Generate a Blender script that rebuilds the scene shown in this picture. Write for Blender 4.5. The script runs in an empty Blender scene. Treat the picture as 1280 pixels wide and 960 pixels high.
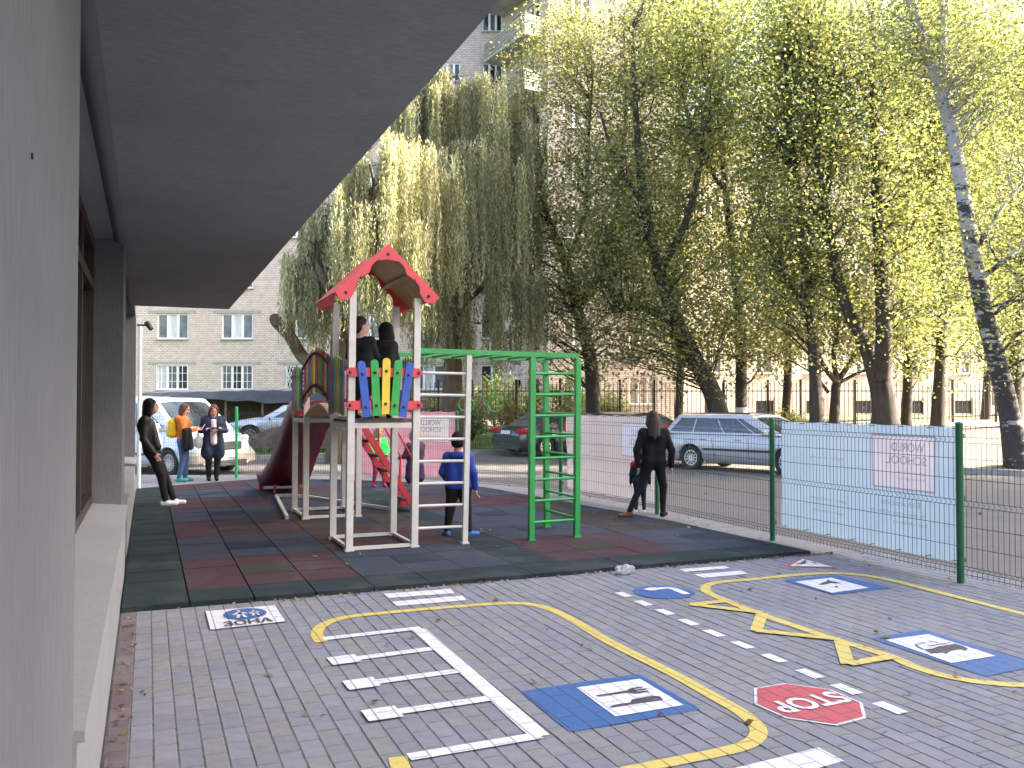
import bpy, bmesh, math, random
import numpy as np
from mathutils import Vector, Matrix

random.seed(7)
RNG = np.random.default_rng(7)
SC = bpy.context.scene
COL = SC.collection
rad = math.radians

# ------------------------------------------------------------------ camera, world, sun, exposure
FPX = 1090.0                       # focal length in photo pixels (1280 wide)
YAW = rad(22.7)                    # the camera looks 22.7 degrees to the right of the school wall
PITCH = math.atan(23 / 1090)
CAM_H = 1.6
SA, CA = math.sin(YAW), math.cos(YAW)
SP, CP = math.sin(PITCH), math.cos(PITCH)
FW = Vector((SA, CA, 0)); RT = Vector((CA, -SA, 0))
cam_d = bpy.data.cameras.new('camera'); cam = bpy.data.objects.new('camera', cam_d); COL.objects.link(cam)
cam.location = (0, 0, CAM_H); cam.rotation_euler = (math.pi / 2 + PITCH, 0, -YAW)
cam_d.sensor_width = 36; cam_d.lens = 36 * FPX / 1280
cam_d.clip_start = 0.03; cam_d.clip_end = 2000
SC.camera = cam

SUN_EL, SUN_H = rad(29), Vector((RT * 1.0 + FW * -0.03)).normalized()     # horizontal direction towards the sun
sun_dir = Vector((SUN_H.x * math.cos(SUN_EL), SUN_H.y * math.cos(SUN_EL), math.sin(SUN_EL)))
W = bpy.data.worlds.new('World'); SC.world = W; W.use_nodes = True
nt = W.node_tree; nt.nodes.clear()
sky = nt.nodes.new('ShaderNodeTexSky'); sky.sky_type = 'NISHITA'; sky.sun_disc = False
sky.sun_elevation = SUN_EL; sky.sun_rotation = math.atan2(SUN_H.x, SUN_H.y)
sky.air_density = 0.8; sky.dust_density = 5.0; sky.ozone_density = 0.6
bg = nt.nodes.new('ShaderNodeBackground'); bg.inputs[1].default_value = 0.15
wo = nt.nodes.new('ShaderNodeOutputWorld')
nt.links.new(sky.outputs[0], bg.inputs[0]); nt.links.new(bg.outputs[0], wo.inputs[0])
sl = bpy.data.lights.new('sun', 'SUN'); so = bpy.data.objects.new('sun', sl); COL.objects.link(so)
sl.energy = 5.0; sl.angle = rad(0.55); sl.color = (1.0, 0.93, 0.82)
so.rotation_euler = sun_dir.to_track_quat('Z', 'Y').to_euler(); so.location = (30, 0, 40)
SC.view_settings.view_transform = 'Standard'; SC.view_settings.look = 'None'
SC.view_settings.exposure = 2.95; SC.view_settings.gamma = 1
SC.render.engine = 'CYCLES'
try:
    SC.cycles.max_bounces = 8; SC.cycles.transparent_max_bounces = 24; SC.cycles.use_denoising = True
except Exception:
    pass

# ------------------------------------------------------------------ measuring helpers
def ray(u, v):
    x = (u - 640) / FPX; y = (480 - v) / FPX
    return x, CP - y * SP, SP + y * CP              # right, forward, up
def at(u, v, d):
    """point that the photo shows at (u, v), d metres ahead"""
    x, f, z = ray(u, v); s = d / f
    p = RT * (x * s) + FW * d; return Vector((p.x, p.y, CAM_H + z * s))
def G(u, v, z=0.0):
    """point of the level plane z that the photo shows at (u, v)"""
    x, f, h = ray(u, v); s = (z - CAM_H) / h
    p = RT * (x * s) + FW * (f * s); return Vector((p.x, p.y, z))
def cw(xc, d, z=0.0):
    p = RT * xc + FW * d; return Vector((p.x, p.y, z))

# ------------------------------------------------------------------ object helpers
def link(o, parent=None):
    COL.objects.link(o)
    if parent is not None: o.parent = parent
    return o
def tag(o, label=None, cat=None, group=None, kind=None):
    if label: o['label'] = label
    if cat: o['category'] = cat
    if group: o['group'] = group
    if kind: o['kind'] = kind
    return o
def thing(name, label, cat, loc=(0, 0, 0), rz=0.0, group=None):
    o = bpy.data.objects.new(name, None); o.empty_display_size = 0.2
    o.location = loc; o.rotation_euler = (0, 0, rz); link(o)
    return tag(o, label, cat, group)
def mobj(name, me, parent=None):
    return link(bpy.data.objects.new(name, me), parent)
def copy_tree(o, parent=None):
    c = o.copy(); link(c); c.parent = parent
    for ch in list(o.children): copy_tree(ch, c)
    return c

class MB:
    """collects shapes; build() links them as ONE mesh object"""
    def __init__(s): s.v = []; s.f = []; s.m = []; s.sm = []
    def add(s, vs, fs, mi=0, smooth=False):
        n = len(s.v); s.v += [tuple(p) for p in vs]
        for f in fs: s.f.append([i + n for i in f]); s.m.append(mi); s.sm.append(smooth)
    def box(s, c, size, mi=0, M=None):
        x, y, z = size[0] / 2, size[1] / 2, size[2] / 2; c = Vector(c)
        vs = [Vector((a * x, b * y, k * z)) for k in (-1, 1) for b in (-1, 1) for a in (-1, 1)]
        vs = [(M @ p if M is not None else p) + c for p in vs]
        s.add(vs, [(0, 2, 3, 1), (4, 5, 7, 6), (0, 1, 5, 4), (2, 6, 7, 3), (0, 4, 6, 2), (1, 3, 7, 5)], mi)
    def cbox(s, c, size, b=0.01, mi=0, M=None):
        """box with chamfered edges"""
        bm = bmesh.new(); bmesh.ops.create_cube(bm, size=1)
        bmesh.ops.scale(bm, vec=size, verts=bm.verts)
        bmesh.ops.bevel(bm, geom=bm.edges[:], offset=b, segments=1, affect='EDGES', profile=0.7)
        s.bm(bm, mi, (Matrix.Translation(Vector(c)) @ (M.to_4x4() if M is not None else Matrix())))
    def bm(s, bm, mi=0, X=None, smooth=False):
        bm.verts.index_update()
        vs = [(X @ p.co if X is not None else p.co.copy()) for p in bm.verts]
        s.add(vs, [[p.index for p in f.verts] for f in bm.faces], mi, smooth); bm.free()
    def bar(s, a, b, w, h=None, mi=0, up=(0, 0, 1)):
        """rectangular bar from a to b"""
        a, b = Vector(a), Vector(b); h = h or w; t = (b - a); L = t.length; t.normalize()
        u = Vector(up)
        if abs(t.dot(u)) > 0.98: u = Vector((0, 1, 0))
        x = t.cross(u).normalized(); y = x.cross(t).normalized()
        M = Matrix((x, t, y)).transposed()
        s.box((a + b) / 2, (w, L, h), mi, M)
    def tube(s, pts, r, n=8, mi=0, cap=True, smooth=True):
        pts = [Vector(p) for p in pts]; k = len(pts)
        rs = r if isinstance(r, (list, tuple)) else [r] * k
        vs, fs = [], []; ref = Vector((0.31, 0.17, 0.93)); px = None
        for i, p in enumerate(pts):
            t = (pts[min(i + 1, k - 1)] - pts[max(i - 1, 0)])
            t = t.normalized() if t.length > 1e-9 else Vector((0, 0, 1))
            if px is None:
                rr = ref if abs(t.dot(ref)) < .9 else Vector((1, 0, 0)); x = t.cross(rr).normalized()
            else:
                x = px - t * px.dot(t); x = x.normalized() if x.length > 1e-6 else t.cross(ref).normalized()
            px = x; y = t.cross(x)
            for j in range(n):
                a = 2 * math.pi * j / n; vs.append(p + (x * math.cos(a) + y * math.sin(a)) * rs[i])
        for i in range(k - 1):
            for j in range(n):
                a, b = i * n + j, i * n + (j + 1) % n; fs.append((a, b, b + n, a + n))
        s.add(vs, fs, mi, smooth)
        if cap:
            s.add([vs[j] for j in range(n)], [tuple(range(n))[::-1]], mi)
            s.add([vs[(k - 1) * n + j] for j in range(n)], [tuple(range(n))], mi)
    def prism(s, poly, z0, z1, mi=0, X=None, mside=None):
        """polygon in x-y pulled from z0 to z1; X maps it into place"""
        n = len(poly)
        area = sum(poly[i][0] * poly[(i + 1) % n][1] - poly[(i + 1) % n][0] * poly[i][1] for i in range(n))
        if area < 0: poly = poly[::-1]
        vs = [Vector((p[0], p[1], z0)) for p in poly] + [Vector((p[0], p[1], z1)) for p in poly]
        if X is not None: vs = [X @ p for p in vs]
        s.add(vs, [tuple(range(n))[::-1], tuple(range(n, 2 * n))], mi)
        s.add(vs, [(i, (i + 1) % n, n + (i + 1) % n, n + i) for i in range(n)], mi if mside is None else mside)
    def sphere(s, c, r, mi=0, seg=10, rings=7, sc=(1, 1, 1), X=None):
        bm = bmesh.new(); bmesh.ops.create_uvsphere(bm, u_segments=seg, v_segments=rings, radius=r)
        bmesh.ops.scale(bm, vec=sc, verts=bm.verts)
        s.bm(bm, mi, Matrix.Translation(Vector(c)) @ (X if X is not None else Matrix()), True)
    def mesh(s, name, mats):
        me = bpy.data.meshes.new(name); me.from_pydata(s.v, [], s.f)
        for m in (mats if isinstance(mats, (list, tuple)) else [mats]): me.materials.append(m)
        me.polygons.foreach_set('material_index', s.m); me.polygons.foreach_set('use_smooth', s.sm)
        me.update(); return me
    def build(s, name, mats, parent=None, rel=False):
        """rel: vertices were given in world space and the parent Empty has no rotation"""
        if rel and parent is not None:
            L = parent.location; s.v = [(p[0] - L.x, p[1] - L.y, p[2] - L.z) for p in s.v]
        return mobj(name, s.mesh(name, mats), parent)

def np_mesh(name, verts, nper, mat, tint=None):
    """many separate n-gons from a numpy array (count*nper, 3)"""
    n = len(verts); k = n // nper
    me = bpy.data.meshes.new(name); me.vertices.add(n); me.loops.add(n); me.polygons.add(k)
    me.vertices.foreach_set('co', np.ascontiguousarray(verts, dtype=np.float32).ravel())
    me.loops.foreach_set('vertex_index', np.arange(n, dtype=np.int32))
    me.polygons.foreach_set('loop_start', np.arange(0, n, nper, dtype=np.int32))
    try: me.polygons.foreach_set('loop_total', np.full(k, nper, dtype=np.int32))
    except Exception: pass
    me.materials.append(mat)
    me.update(calc_edges=True); me.validate()
    if tint is not None:
        at_ = me.attributes.new('tint', 'FLOAT_COLOR', 'POINT')
        c = np.ones((n, 4), dtype=np.float32); c[:, :3] = np.repeat(tint, nper, axis=0) if len(tint) == k else tint
        at_.data.foreach_set('color', c.ravel())
    return me

# ------------------------------------------------------------------ materials
def new_mat(name):
    m = bpy.data.materials.new(name); m.use_nodes = True; n = m.node_tree; n.nodes.clear()
    o = n.nodes.new('ShaderNodeOutputMaterial'); b = n.nodes.new('ShaderNodeBsdfPrincipled')
    n.links.new(b.outputs[0], o.inputs[0]); return m, n, b, o
def node(n, t, **kw):
    q = n.nodes.new(t)
    for k, v in kw.items():
        if k in q.inputs.keys(): q.inputs[k].default_value = v
        else: setattr(q, k, v)
    return q
def c4(c): return (c[0], c[1], c[2], 1)
def mixc(n, fac, a, b, blend='MIX'):
    q = n.nodes.new('ShaderNodeMix'); q.data_type = 'RGBA'; q.blend_type = blend
    for s, val in ((q.inputs[0], fac), (q.inputs[6], a), (q.inputs[7], b)):
        if hasattr(val, 'is_linked') or hasattr(val, 'node'): n.links.new(val, s)
        elif isinstance(val, (int, float)): s.default_value = val
        else: s.default_value = c4(val)
    return q.outputs[2]
def noise(n, scale, detail=4, rough=.55, vec=None, stretch=None):
    tc = n.nodes.new('ShaderNodeTexCoord'); v = tc.outputs['Object'] if vec is None else vec
    if stretch:
        mp = n.nodes.new('ShaderNodeMapping'); mp.inputs['Scale'].default_value = stretch
        n.links.new(v, mp.inputs[0]); v = mp.outputs[0]
    q = n.nodes.new('ShaderNodeTexNoise'); q.inputs['Scale'].default_value = scale
    q.inputs['Detail'].default_value = detail; q.inputs['Roughness'].default_value = rough
    n.links.new(v, q.inputs['Vector']); return q.outputs['Fac']
def ramp(n, fac, stops):
    q = n.nodes.new('ShaderNodeValToRGB'); e = q.color_ramp.elements
    while len(e) < len(stops): e.new(0.5)
    for i, (p, c) in enumerate(stops):
        e[i].position = p; e[i].color = c4(c) if not isinstance(c, (int, float)) else (c, c, c, 1)
    n.links.new(fac, q.inputs[0]); return q.outputs[0]
def bump(n, b, h, strength=.3, dist=.01):
    q = n.nodes.new('ShaderNodeBump'); q.inputs['Strength'].default_value = strength
    q.inputs['Distance'].default_value = dist; n.links.new(h, q.inputs['Height'])
    n.links.new(q.outputs[0], b.inputs['Normal']); return q
def pm(name, col, rough=.6, metal=0.0, var=.18, scale=6, bmp=0.0, bscale=60, col2=None, stretch=None, coat=0.0, dirt=None, spec=None):
    m, n, b, o = new_mat(name)
    f = noise(n, scale, 5, .6, stretch=stretch)
    lo = [c * (1 - var) for c in col]; hi = [min(1, c * (1 + var)) for c in (col2 or col)]
    cc = mixc(n, ramp(n, f, [(.3, 0.0), (.7, 1.0)]), lo, hi)
    if dirt:
        f2 = noise(n, scale * .37 + 1.3, 6, .7)
        cc = mixc(n, ramp(n, f2, [(.5, 0.0), (.75, .7)]), cc, dirt)
    n.links.new(cc, b.inputs['Base Color'])
    b.inputs['Roughness'].default_value = rough; b.inputs['Metallic'].default_value = metal
    if coat: b.inputs['Coat Weight'].default_value = coat; b.inputs['Coat Roughness'].default_value = .08
    if spec is not None: b.inputs['Specular IOR Level'].default_value = spec
    if bmp: bump(n, b, noise(n, bscale, 3, .6, stretch=stretch), bmp, .01)
    return m
def tint_mat(name, rough=.8, var=.2, scale=30, bmp=.3, bscale=120, translucent=0.0, blotch=None, glow=(1.5, 1.4, .95)):
    """base colour from the mesh attribute tint"""
    m, n, b, o = new_mat(name)
    a = n.nodes.new('ShaderNodeAttribute'); a.attribute_name = 'tint'
    f = noise(n, scale, 5, .65)
    cc = mixc(n, 1.0, a.outputs['Color'], ramp(n, f, [(.25, 1 - var), (.75, 1 + var)]), 'MULTIPLY')
    if blotch:
        f2 = noise(n, blotch[0], 4, .6, vec=n.nodes.new('ShaderNodeNewGeometry').outputs['Position'])
        cc = mixc(n, ramp(n, f2, [(.5, 0.0), (.72, blotch[2])]), cc, blotch[1])
    n.links.new(cc, b.inputs['Base Color']); b.inputs['Roughness'].default_value = rough
    if bmp: bump(n, b, noise(n, bscale, 3, .6), bmp, .004)
    if translucent:
        t = n.nodes.new('ShaderNodeBsdfTranslucent')
        warm = mixc(n, 1.0, a.outputs['Color'], glow, 'MULTIPLY'); n.links.new(warm, t.inputs[0])
        mx = n.nodes.new('ShaderNodeMixShader'); mx.inputs[0].default_value = translucent
        n.links.new(b.outputs[0], mx.inputs[1]); n.links.new(t.outputs[0], mx.inputs[2]); n.links.new(mx.outputs[0], o.inputs[0])
    return m

M = {}
M['white_steel'] = pm('white_paint_steel', (.58, .545, .49), .45, var=.08, scale=9, dirt=(.42, .38, .32))
M['green_steel'] = pm('green_paint_steel', (.018, .29, .055), .38, var=.12, scale=5)
M['fence_green'] = pm('dark_green_coating', (.012, .12, .045), .45, var=.15)
M['fence_green_bright'] = pm('bright_green_coating', (.02, .33, .12), .4, var=.15)
M['wire'] = pm('green_black_wire', (.012, .035, .022), .5, var=.1)
M['red_board'] = pm('red_board', (.62, .045, .06), .5, var=.1, scale=4)
M['red_steel'] = pm('red_paint_steel', (.45, .02, .03), .42, var=.12)
M['blue_board'] = pm('blue_board', (.015, .08, .38), .5, var=.12)
M['green_board'] = pm('green_board', (.02, .32, .05), .5, var=.12)
M['yellow_board'] = pm('yellow_board', (.75, .53, .03), .5, var=.1)
M['olive_board'] = pm('faded_olive_board', (.3, .3, .06), .55, var=.15)
M['crimson_board'] = pm('dull_crimson_board', (.3, .03, .05), .55, var=.15)
M['greyblue_board'] = pm('dull_blue_board', (.06, .1, .2), .55, var=.15)
M['edge_green'] = pm('dull_green_board', (.05, .22, .09), .55, var=.15)
M['plywood'] = pm('varnished_plywood', (.42, .27, .12), .5, var=.25, scale=3, stretch=(1, 12, 1))
M['bolt'] = pm('dark_bolt_cap', (.05, .03, .025), .4)
M['slide_red'] = pm('dark_red_fibreglass', (.17, .012, .022), .3, var=.2, scale=3)
M['slide_edge'] = pm('red_fibreglass_rim', (.5, .05, .05), .4, var=.2)
M['dark_deck'] = pm('dark_deck_plywood', (.09, .075, .06), .7, var=.3)
M['rope'] = pm('dark_red_rope', (.12, .02, .03), .8)
M['tread'] = pm('dark_tread', (.05, .04, .035), .7, var=.3)
M['glass_dark'] = pm('dark_glass', (.03, .035, .04), .06, var=.3, spec=.6)
M['brown_frame'] = pm('brown_window_frame', (.035, .02, .016), .45, var=.2)
M['white_frame'] = pm('white_pvc', (.8, .79, .77), .4, var=.04)
M['concrete'] = pm('grey_concrete', (.34, .32, .3), .9, var=.2, scale=2, bmp=.2)
M['iron'] = pm('black_iron', (.018, .016, .015), .5, var=.3)
M['black_plastic'] = pm('black_plastic', (.02, .02, .022), .5)
M['tyre'] = pm('tyre_rubber', (.025, .024, .023), .85, var=.3, scale=20)
M['rim'] = pm('alloy', (.55, .55, .56), .3, .85, var=.1)
M['chrome'] = pm('mirror_trim', (.6, .6, .6), .15, 1.0, var=.02)
M['lamp_clear'] = pm('clear_lamp', (.55, .56, .58), .12, var=.1)
M['lamp_red'] = pm('red_lamp', (.5, .015, .012), .15, var=.2)
M['plate'] = pm('plate_white', (.75, .75, .73), .4, var=.05)
M['soil'] = pm('dark_soil', (.09, .065, .045), .95, var=.4, scale=8, bmp=.8, bscale=20)
M['bag'] = pm('white_plastic_film', (.72, .74, .78), .3, var=.1)
# ------------------------------------------------------------------ setting: ground, street, pavement
def project(p):
    r = p[0] * CA - p[1] * SA; f = p[0] * SA + p[1] * CA; h = p[2] - CAM_H
    ff = f * CP + h * SP; hh = -f * SP + h * CP
    return (640 + FPX * r / ff, 480 - FPX * hh / ff, ff) if ff > .05 else (1e5, 1e5, ff)

def verge_z(t, x=20.0):
    k = min(1, max(0, (x - 3) / 9)); k = k * k * (3 - 2 * k)
    return -.045 + (.012 + .048 * k) * min(max(t, 0), 15.0)
def verge_t(x, y): return max(y - 28, (x - 13.2) * .91 + (y - 28) * .42)
def ground_z(x, y):
    t = verge_t(x, y); return verge_z(t, x) if t > 0 else -.17

# street
m, n, b, o = new_mat('worn_asphalt')
pos = n.nodes.new('ShaderNodeNewGeometry').outputs['Position']
f1 = noise(n, .35, 6, .65, vec=pos); f2 = noise(n, 90, 3, .7, vec=pos); f3 = noise(n, 2.2, 5, .6, vec=pos)
c = mixc(n, ramp(n, f1, [(.35, 0.0), (.65, 1.0)]), (.092, .078, .071), (.146, .124, .11))
c = mixc(n, .55, c, mixc(n, f2, (.05, .043, .04), (.225, .195, .172)))
c = mixc(n, ramp(n, f3, [(.56, 0.0), (.66, .5)]), c, (.16, .145, .125))
n.links.new(c, b.inputs['Base Color']); b.inputs['Roughness'].default_value = .9; bump(n, b, f2, .5, .006); M['asphalt'] = m
mb = MB(); mb.add([(-80, -70, -.17), (90, -70, -.17), (90, 60, -.17), (-80, 60, -.17)], [(0, 1, 2, 3)])
tag(mb.build('street', M['asphalt']), kind='structure')

# verge: bare sandy soil under the trees, grass elsewhere; goes on to the horizon
m, n, b, o = new_mat('verge_soil_and_grass')
pos = n.nodes.new('ShaderNodeNewGeometry').outputs['Position']
sx = n.nodes.new('ShaderNodeSeparateXYZ'); n.links.new(pos, sx.inputs[0])
f1 = noise(n, .55, 6, .65, vec=pos); f2 = noise(n, 25, 4, .7, vec=pos)
soil = mixc(n, f2, (.10, .075, .055), (.25, .195, .145)); grass = mixc(n, f2, (.035, .075, .015), (.11, .17, .03))
ad = node(n, 'ShaderNodeMath', operation='MULTIPLY_ADD'); n.links.new(f1, ad.inputs[0]); ad.inputs[1].default_value = 9.0; n.links.new(sx.outputs[0], ad.inputs[2])
mr = n.nodes.new('ShaderNodeMapRange'); mr.inputs[1].default_value = 17.0; mr.inputs[2].default_value = 19.5; n.links.new(ad.outputs[0], mr.inputs[0])
n.links.new(mixc(n, mr.outputs[0], grass, soil), b.inputs['Base Color']); b.inputs['Roughness'].default_value = .95
bump(n, b, f2, .7, .03); M['verge'] = m
ts = [0, .15, .5, 1, 1.6, 2.3, 3, 4, 5, 6, 7, 8, 9.5, 11, 13, 15, 18, 24, 40, 90, 400]
vs, fs = [], []
NB = 70
for t in ts:
    cx, cy = 13.2 + .637 * t, 28 + t
    row = [(-70 + (cx + 70) * k / 45, cy) for k in range(46)] + [(cx + .42 * k * 1.6, cy - .91 * k * 1.6) for k in range(1, NB - 45 + 40)]
    for (x, y) in row:
        j = 0 if t in (0, .15) or t > 40 else .05 * math.sin(x * 1.3 + y * .7) * math.cos(x * .37 - y * 1.1) + .03 * math.sin(3.1 * x - 2.3 * y)
        vs.append((x, y, verge_z(t, x) + j))
rl = len(vs) // len(ts)
for i in range(len(ts) - 1):
    for k in range(rl - 1):
        a = i * rl + k; fs.append((a, a + 1, a + rl + 1, a + rl))
mb = MB(); mb.add(vs, fs, 0, True); tag(mb.build('ground', M['verge']), kind='structure')

# kerb of single stones
M['kerb'] = pm('kerb_concrete', (.30, .28, .25), .9, var=.25, scale=5, bmp=.3)
kerb = thing('kerb', None, None, (0, 0, 0)); tag(kerb, kind='structure')
mb = MB(); mb.cbox((0, 0, 0), (.985, .16, .3), .015); kme = mb.mesh('kerb_stone', M['kerb'])
for k in range(26):
    q = mobj('kerb_stone', kme, kerb); q.location = (-12.3 + k, 27.93 + random.uniform(-.01, .01), -.17 + random.uniform(-.012, .004)); q.rotation_euler = (random.uniform(-.02, .02), 0, random.uniform(-.01, .01))
for k in range(24):
    q = mobj('kerb_stone', kme, kerb); q.location = (13.35 + .42 * (k + .2) - .07, 27.6 - .91 * (k + .2), -.17 + random.uniform(-.012, .004)); q.rotation_euler = (0, 0, math.atan2(-.91, .42))

# pavement slab under the pavers (its own blocks are too far away behind the mat to be told apart)
m, n, b, o = new_mat('pale_block_paving')
pos = n.nodes.new('ShaderNodeNewGeometry').outputs['Position']
bt = node(n, 'ShaderNodeTexBrick'); n.links.new(pos, bt.inputs['Vector'])
for k, v in (('Scale', 1.0), ('Mortar Size', .004), ('Brick Width', .2), ('Row Height', .1)): bt.inputs[k].default_value = v
bt.inputs['Color1'].default_value = c4((.22, .21, .20)); bt.inputs['Color2'].default_value = c4((.17, .163, .16)); bt.inputs['Mortar'].default_value = c4((.1, .095, .09))
n.links.new(bt.outputs['Color'], b.inputs['Base Color']); b.inputs['Roughness'].default_value = .9
bump(n, b, bt.outputs['Fac'], -.4, .01); M['paving_far'] = m
SLAB = [(-.6, -8), (7.15, -8), (7.15, 14), (6.25, 16.7), (4.25, 18.9), (1.9, 20.2), (-.9, 21.5), (-12, 21.5), (-12, 17.6), (-.6, 17.6)]
mb = MB(); mb.prism(SLAB, -.3, -.012); pavement = tag(mb.build('pavement', M['paving_far']), kind='structure')

M['paver'] = tint_mat('concrete_paver', .85, .16, 14, .45, 160, blotch=(1.1, (.25, .245, .235), .4))
PX0, PW, PL = -.17, .1045, .205
def paver_geo(L, tintc):
    w, l = PW - .004, L - .004; ch = .004; z0, z1, zt = -.05, -.006, 0.0
    vs = []
    for (z, k) in ((z0, 0), (z1, 0), (zt, ch)):
        vs += [(-w / 2 + k, -l / 2 + k, z), (w / 2 - k, -l / 2 + k, z), (w / 2 - k, l / 2 - k, z), (-w / 2 + k, l / 2 - k, z)]
    fs = [(i, (i + 1) % 4, 4 + (i + 1) % 4, 4 + i) for i in range(4)] + [(4 + i, 4 + (i + 1) % 4, 8 + (i + 1) % 4, 8 + i) for i in range(4)] + [(8, 9, 10, 11)]
    return vs, fs
def tinted(name, vs, fs, tints, mat):
    me = bpy.data.meshes.new(name); me.from_pydata(vs, [], fs); me.materials.append(mat)
    a = me.attributes.new('tint', 'FLOAT_COLOR', 'POINT')
    c = np.ones((len(vs), 4), dtype=np.float32); c[:, :3] = tints; a.data.foreach_set('color', c.ravel()); return me
greys = []
for k in range(14):
    g = .165 + .026 * random.random(); h = random.random()
    greys.append((g * (1.0 + .03 * (h < .2)), g * 1.015, g * (1.17 if h > .15 else 1.03)))
reds = [(.12, .092, .096), (.108, .082, .09), (.135, .107, .107)]
pmesh = []
for t in greys + reds:
    v_, f_ = paver_geo(PL, t); pmesh.append(tinted('paver', v_, f_, [t] * len(v_), M['paver']))
cells = []
for ci in range(71):
    x = PX0 + PW * (ci + .5)
    y = 7.29 - (PL / 2 if ci % 2 else 0) - PL / 2
    if ci % 2: cells.append((x, 7.29 - PL / 4 + .001, ci, True))
    while y > .9:
        cells.append((x, y, ci, False)); y -= PL
scored = []
for (x, y, ci, half) in cells:
    u, v, d = project((x, y, 0)); s = -1
    if d > 1 and -30 < u < 1310 and v < 985 and not half: s = 1 / d ** 3
    scored.append((s, x, y, ci, half))
scored.sort(key=lambda q: -q[0])
sv, sf, stt = [], [], []
for i, (s, x, y, ci, half) in enumerate(scored):
    k = random.randrange(len(greys)) if ci > 0 else len(greys) + random.randrange(3)
    dz = random.uniform(-.002, .0012)
    if i < 300 and s > 0:
        q = mobj('paver', pmesh[k], pavement); q.location = (x, y, dz); q.rotation_euler = (random.uniform(-.008, .008), random.uniform(-.012, .012), random.uniform(-.008, .008))
    else:
        v_, f_ = paver_geo(PL / 2 if half else PL, 0); n0 = len(sv); rx, ry = random.uniform(-.008, .008), random.uniform(-.012, .012)
        sv += [(x + a, y + b_, c_ + dz + b_ * rx - a * ry) for (a, b_, c_) in v_]; sf += [[p + n0 for p in f] for f in f_]; stt += [(greys + reds)[k]] * len(v_)
tag(mobj('paver', tinted('pavers', sv, sf, stt, M['paver']), pavement), kind='stuff')

mb = MB(); mb.add([(-.172, .9, -.0042), (7.14, .9, -.0042), (7.14, 7.3, -.0042), (-.172, 7.3, -.0042)], [(0, 1, 2, 3)]); mb.build('bedding_sand', pm('joint_sand', (.13, .125, .12), .95, var=.5, scale=20), pavement)
# ------------------------------------------------------------------ painted markings on the pavers
def paint(name, col, wear=.42):
    m, n, b, o = new_mat(name)
    pos = n.nodes.new('ShaderNodeNewGeometry').outputs['Position']
    s = n.nodes.new('ShaderNodeSeparateXYZ'); n.links.new(pos, s.inputs[0])
    def mth(op, a, b_=None, c_=None):
        q = n.nodes.new('ShaderNodeMath'); q.operation = op
        for i, val in enumerate((a, b_, c_)):
            if val is None: continue
            if isinstance(val, (int, float)): q.inputs[i].default_value = val
            else: n.links.new(val, q.inputs[i])
        return q.outputs[0]
    fx = mth('DIVIDE', mth('SUBTRACT', s.outputs[0], PX0), PW); col_i = mth('FLOOR', fx)
    jx = mth('ABSOLUTE', mth('SUBTRACT', mth('FRACT', mth('ADD', fx, .5)), .5))          # distance to a column joint
    fy = mth('ADD', mth('DIVIDE', mth('SUBTRACT', s.outputs[1], 7.29), PL), mth('MULTIPLY', mth('MODULO', col_i, 2.0), .5))
    jy = mth('ABSOLUTE', mth('SUBTRACT', mth('FRACT', mth('ADD', fy, .5)), .5))
    j = mth('MINIMUM', jx, mth('MULTIPLY', jy, PL / PW))
    joint = ramp(n, j, [(.03, 1.0), (.06, 0.0)])
    f = noise(n, 45, 5, .7, vec=pos); f2 = noise(n, 6, 5, .65, vec=pos)
    cc = mixc(n, f, [c * .88 for c in col], [min(1, c * 1.1) for c in col])
    wearf = mth('MULTIPLY', ramp(n, f2, [(.42, 0.0), (.75, 1.0)]), ramp(n, f, [(.5, 0.0), (.62, wear * 2)]))
    cc = mixc(n, wearf, cc, (.17, .17, .185)); jm = mth('MULTIPLY', joint, .62); cc = mixc(n, jm, cc, [c * .22 + .02 for c in col])
    n.links.new(cc, b.inputs['Base Color']); b.inputs['Roughness'].default_value = .6
    bump(n, b, mth('ADD', mth('MULTIPLY', joint, -1.0), mth('MULTIPLY', f, .25)), .5, .004); return m
P_WHITE = paint('white_ground_paint', (.62, .61, .63)); P_YEL = paint('yellow_ground_paint', (.55, .43, .10))
P_BLUE = paint('blue_ground_paint', (.022, .09, .26)); P_RED = paint('red_ground_paint', (.42, .055, .066)); P_BLACK = paint('dark_ground_paint', (.035, .03, .038), .5)

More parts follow.
